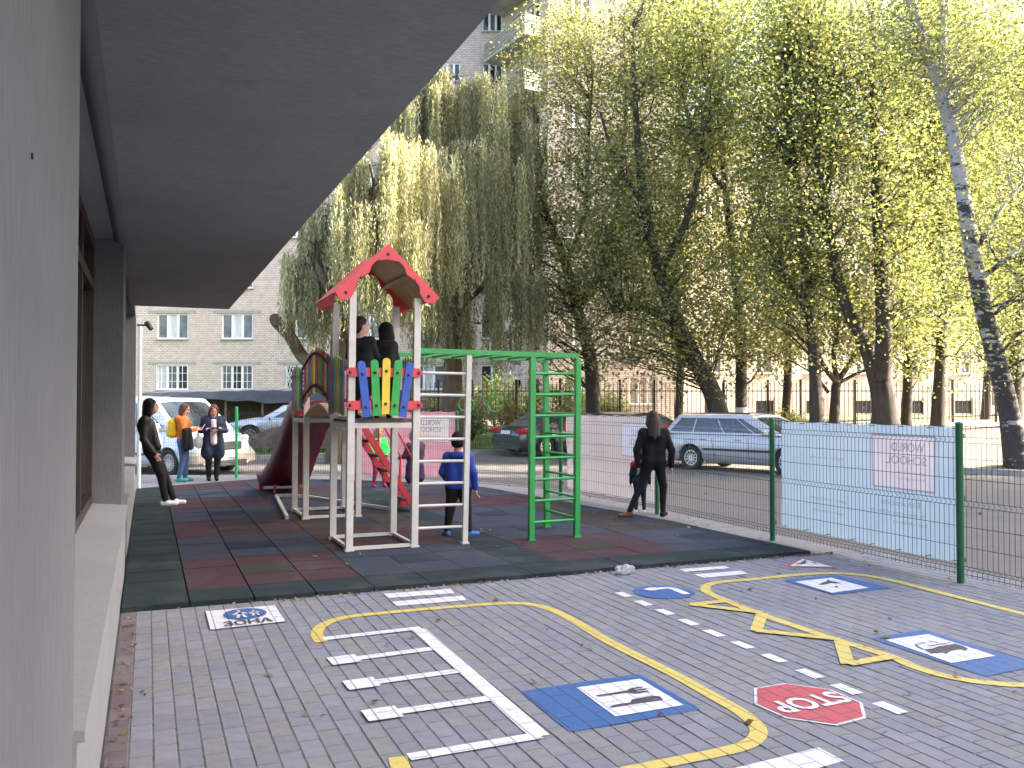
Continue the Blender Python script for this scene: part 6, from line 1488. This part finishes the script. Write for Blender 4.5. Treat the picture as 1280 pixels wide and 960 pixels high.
    e(H, (.094 * hs, .076 * hs, .106 * hs), skin, .01, R_); e(HP(.022, 0, -.055), (.066 * hs, .055 * hs, .066 * hs), skin, .03, R_); c(HP(.088, 0, .012), HP(.106, 0, -.022), .010 * hs, .0155 * hs, skin, .012)
    for s in (1, -1):
        e(HP(-.005, s * .077, -.01), (.02 * hs, .01 * hs, .031 * hs), skin, .006, R_); e(HP(.083, s * .033, .012), (.011 * hs, .016 * hs, .008 * hs), 'eye', .003, R_, .003); c(HP(.086, s * .018, .034), HP(.076, s * .05, .034), .006 * hs, .005 * hs, o_['hair'], .004)
    c(HP(.083, -.022, -.06), HP(.083, .022, -.06), .0085 * hs, .0085 * hs, 'lip', .003, .002)
    for q in o_.get('extra', ()):
        if q[0] == 'c': c(np.array(q[1]) * h, np.array(q[2]) * h, q[3] * h, q[4] * h, q[5], q[6] if len(q) > 6 else .015, .003)
        else: e(np.array(q[1]) * h, np.array(q[2]) * h, q[3], q[4] if len(q) > 4 else .015, None, .003)
    t = thing('person', label, 'person', tuple(pos), head, None); vox = .0125 if not ch else .0115
    mobj('body', skin_mesh('body', P, vox), t)
    # hair, hood or cap: child of the person
    P = []; hr = o_['hair']; st = o_.get('style', 'short')
    if st == 'beanie': e(HP(-.012, 0, .03), (.108 * hs, .094 * hs, .1 * hs), hr, .01, R_); c(HP(.05, 0, .045), HP(-.08, 0, .0), .07 * hs, .06 * hs, hr, .03); c(HP(-.07, .03, -.03), HP(-.07, -.03, -.03), .055 * hs, .055 * hs, hr, .03)
    elif st == 'hood': e(HP(-.03, 0, .02), (.115 * hs, .105 * hs, .125 * hs), hr, .02, R_); c(HP(-.06, .04, -.08), HP(-.06, -.04, -.08), .075 * hs, .075 * hs, hr, .04)
    else:
        e(HP(-.028, 0, .03), (.098 * hs, .089 * hs, .102 * hs), hr, .01, R_); e(HP(-.05, 0, -.02), (.066 * hs, .08 * hs, .085 * hs), hr, .02, R_)
        if st in ('bob', 'long'):
            for s in (1, -1): c(HP(-.005, s * .072, .02), HP(-.02, s * .078, -.10), .034 * hs, .04 * hs, hr, .025); c(HP(.045, s * .05, .075), HP(.02, s * .078, .0), .024 * hs, .022 * hs, hr, .02)
            c(HP(-.06, .03, -.05), HP(-.05, .03, -.12), .05 * hs, .045 * hs, hr, .03); c(HP(-.06, -.03, -.05), HP(-.05, -.03, -.12), .05 * hs, .045 * hs, hr, .03)
        if st == 'long':
            for s in (1, -1): c(HP(-.05, s * .045, -.08), HP(-.095, s * .05, -.30), .058 * hs, .036 * hs, hr, .04)
            c(HP(-.07, 0, -.09), HP(-.115, 0, -.36), .05 * hs, .022 * hs, hr, .04)
    mobj('hair' if st not in ('hood', 'beanie') else ('hood' if st == 'hood' else 'cap'), skin_mesh('hair', P, .011), t)
    return t
def add_skin(t, name, prims, h):
    P = []
    for q in prims:
        if q[0] == 'c': P.append(('c', np.array(q[1], float) * h, np.array(q[2], float) * h, q[3] * h, q[4] * h, .015, q[5]))
        else: P.append(('e', np.array(q[1], float) * h, np.array(q[2], float) * h, 0, None, .015, q[3]))
    return mobj(name, skin_mesh(name, P, .012), t)
MZ = .033
# woman leaning back against the school wall
h = 1.64
p_ = G(213, 630); 
lw = person('woman in black leather jacket and white trainers leaning against the school wall', (.33, 14.35, MZ), rad(-4), h, dict(top='black_leather', leg='black_cloth', shoe='white_shoe', hair='hair_black', style='long', skin='skin_dark', bw=1.08, collar='white_cloth',
    J=dict(pel=(-.165, 0, .53), che=(-.212, 0, .735), neck=(-.195, 0, .83), head=(-.165, 0, .92), lhip=(-.16, .05, .515), rhip=(-.16, -.05, .515), lkn=(-.055, .055, .29), rkn=(-.075, -.055, .29), lan=(.03, .05, .045), ran=(-.035, -.055, .045), lsh=(-.215, .105, .79), rsh=(-.215, -.105, .79), lel=(-.225, .135, .62), rel=(-.22, -.14, .62), lwr=(-.145, .13, .49), rwr=(-.13, -.135, .49)),
    extra=[('c', (-.155, .0, .77), (-.112, 0, .56), .03, .045, 'white_cloth'), ('c', (-.165, .055, .77), (-.112, .075, .55), .035, .04, 'black_leather'), ('c', (-.165, -.055, .77), (-.112, -.075, .55), .035, .04, 'black_leather')]))
# two women on their phones at the far fence
h = 1.57; p_ = G(229, 601.5)
ow = person('woman in orange top and jeans with yellow backpack, looking at her phone', (p_.x, p_.y, 0 if p_.y > 18 else MZ), rad(-18), h, dict(top='orange_cloth', leg='jeans', shoe='teal_shoe', hair='hair_auburn', style='bob', nod=.25, bw=1.05, lw=1.05,
    J=dict(lel=(.03, .135, .65), rel=(.04, -.135, .645), lwr=(.15, .06, .675), rwr=(.165, -.06, .665), lan=(.01, .055, .045), ran=(-.035, -.06, .045)), thumb=(0, 0, 1), extra=[('c', (-.02, .07, .81), (-.05, -.07, .81), .045, .045, 'orange_cloth')]))
add_skin(ow, 'backpack', [('c', (-.13, .04, .62), (-.13, .04, .76), .062, .055, 'yellow_bag'), ('c', (-.13, -.04, .62), (-.13, -.04, .76), .062, .055, 'yellow_bag'), ('c', (-.17, .0, .62), (-.165, 0, .68), .055, .045, 'yellow_bag'), ('c', (-.07, .075, .8), (.045, .08, .72), .014, .014, 'yellow_bag'), ('c', (-.07, -.075, .8), (.045, -.08, .72), .014, .014, 'yellow_bag')], h)
q_ = thing('phone', 'phone held up by the woman in orange', 'phone', (p_.x, p_.y, 0), rad(-18)); mb = MB(); mb.cbox((.205 * h + .07, 0, .70 * h), (.012, .075, .15), .004, 0, Matrix.Rotation(.6, 3, 'Y')); mb.build('case', M['white_frame'], q_)
q_ = thing('jacket', 'black jacket hung over the arm of the woman in orange', 'clothing', (p_.x, p_.y, 0), rad(-18)); add_skin(q_, 'folded_cloth', [('c', (.05, -.145, .655), (.1, -.10, .66), .035, .035, 'black_cloth'), ('c', (.06, -.14, .65), (.07, -.135, .42), .04, .035, 'black_cloth'), ('c', (.1, -.11, .65), (.115, -.115, .45), .035, .045, 'black_cloth')], h)
q_ = thing('carrier_bag', 'white carrier bag hanging from the hand of the woman in orange', 'bag', (p_.x, p_.y, 0), rad(-18)); add_skin(q_, 'bag', [('e', (.185, .03, .50), (.065, .04, .085), 'white_cloth'), ('c', (.165, .05, .66), (.18, .03, .56), .008, .02, 'white_cloth')], h)
h = 1.57; p_ = G(266, 600.5)
nw_ = person('woman in long navy coat over pale pink top, bent over her phone', (p_.x, p_.y, 0 if p_.y > 18 else MZ), rad(-88), h, dict(top='navy_cloth', leg='black_cloth', shoe='black_cloth', hair='hair_auburn', style='bob', nod=.5, look=.1, bw=1.2, long=.17,
    J=dict(head=(.045, 0, .915), lel=(.0, .15, .65), rel=(.0, -.15, .65), lwr=(.14, .045, .665), rwr=(.14, -.05, .66), lan=(.0, .045, .045), ran=(-.02, -.05, .045)), thumb=(0, 0, 1),
    extra=[('c', (.066, 0, .77), (.078, 0, .50), .026, .035, 'pink_cloth'), ('c', (.03, .075, .79), (.05, .085, .40), .035, .045, 'navy_cloth'), ('c', (.03, -.075, .79), (.05, -.085, .40), .035, .045, 'navy_cloth'), ('c', (.11, .065, .663), (.13, .05, .665), .03, .028, 'pink_cloth'), ('c', (.11, -.07, .66), (.13, -.055, .66), .03, .028, 'pink_cloth')]))
q_ = thing('phone', 'dark phone in both hands of the woman in navy', 'phone', (p_.x, p_.y, 0), rad(-88)); mb = MB(); mb.cbox((.2 * h, 0, .685 * h), (.012, .14, .075), .004, 0, Matrix.Rotation(.9, 3, 'Y')); mb.build('case', M['black_plastic'], q_)
# woman at the fence, seen from behind
h = 1.45; p_ = cw(1.95, 12.0, 0); A0 = ang_cam(.05, 1)
person('woman in black puffer jacket and leggings seen from behind at the fence post', (p_.x, p_.y, MZ), A0, h, dict(top='black_cloth', leg='black_cloth', shoe='brown_shoe', rshoe='black_cloth', hair='hair_brown', style='long', nod=.35, bw=1.08, lw=.92,
    J=dict(head=(.02, .005, .922), lhip=(0, .045, .515), rhip=(0, -.045, .515), lkn=(.0, .125, .29), rkn=(.03, -.09, .29), lan=(-.04, .235, .045), ran=(.02, -.085, .045), lel=(-.02, .165, .63), rel=(-.02, -.165, .63), lwr=(.0, .15, .48), rwr=(.0, -.165, .48)), lfoot=(-.2, 1, 0), rfoot=(.9, -.4, 0), thumb=(1, 0, 0)))
h = 1.0; c0 = cw(1.82, 12.42, 0)
person('small child in navy with red collar half hidden by the woman at the fence', (c0.x, c0.y, MZ), ang_cam(.2, 1), h * .93, dict(child=True, top='dark_teal', leg='navy_cloth', shoe='white_shoe', hair='navy_cloth', style='beanie', collar='red_cloth', J=dict(lsh=(-.005, .1, .74)), extra=[('c', (-.03, .085, .74), (.02, .03, .78), .04, .04, 'red_cloth')]))
# children in the near tower
h = 1.16
person('brown-haired child in black jacket standing in the tower under the red roof', (X0 + .24, YA + .50, 1.42), ang_cam(.25, 1), h, dict(child=True, top='black_cloth', leg='black_cloth', shoe='black_cloth', hair='hair_brown', style='short', look=-.9, bw=1.15, J=dict(lel=(.03, .14, .6), rel=(.05, -.13, .6), lwr=(.13, .1, .56), rwr=(.15, -.1, .56))))
h = 1.13
person('hooded child in black bending over the tower railing beside the red roof post', (X0 + .50, YA + .55, 1.42), ang_cam(-.1, 1), h, dict(child=True, top='black_cloth', leg='black_cloth', shoe='black_cloth', hair='black_cloth', style='hood', look=.5, bw=1.2, J=dict(che=(.03, 0, .69), neck=(.07, -.01, .775), head=(.10, -.015, .875), lsh=(.03, .10, .735), rsh=(.03, -.10, .735), lel=(.08, .13, .6), rel=(.08, -.13, .6), lwr=(.19, .09, .58), rwr=(.19, -.09, .58))))
# child in neon vest, child on the ladder, child in blue
p_ = G(473, 611); h = 1.15
person('blond child in neon green vest and crimson leggings behind the red ladder', (p_.x, p_.y, MZ), ang_cam(.45, -1), h, dict(child=True, top='neon_cloth', leg='crimson_cloth', shoe='crimson_cloth', hair='hair_blond', style='bob', nod=.15, sleeve='neon_cloth', bw=1.05, J=dict(lan=(.04, .085, .045), ran=(-.03, -.075, .045), lkn=(.035, .075, .255), lel=(.0, .15, .6), rel=(.02, -.15, .6), lwr=(.09, .1, .52), rwr=(.1, -.1, .53)), extra=[('c', (.05, .012, .72), (.062, .005, .52), .012, .012, 'grey_cloth')]))
p_ = G(517, 634); h = 1.2
person('child in dark purple coat and pale trousers at the foot of the red ladder', (p_.x + .05, p_.y + .1, MZ), ang_cam(-.55, .6), h, dict(child=True, top='purple_cloth', leg='grey_cloth', shoe='black_cloth', hair='hair_blond', style='short', look=1.2, bw=1.1, long=.13, J=dict(rkn=(.06, -.06, .27), ran=(.14, -.06, .1), lan=(-.08, .05, .045), rel=(.04, -.14, .62), rwr=(.15, -.1, .62), lel=(.03, .14, .62), lwr=(.14, .11, .60))))
p_ = G(573, 673); h = 1.24
person('child in bright blue jacket and black cap standing behind the white wall bars', (p_.x, p_.y, MZ), ang_cam(.1, 1), h, dict(child=True, top='blue_jacket', leg='black_cloth', shoe='blue_shoe', hair='black_cloth', style='beanie', bw=1.22, nod=.1, hs=1.02, J=dict(lan=(-.02, .105, .045), ran=(.0, -.10, .045), lkn=(.0, .08, .255), rkn=(.0, -.08, .255), lel=(-.0, .155, .6), rel=(-.02, -.148, .6), lwr=(.08, .12, .52), rwr=(.0, -.165, .455)), lfoot=(.8, .5, 0), rfoot=(.6, -.9, 0), extra=[('c', (-.065, .04, .765), (-.065, -.04, .765), .035, .035, 'blue_jacket')]))
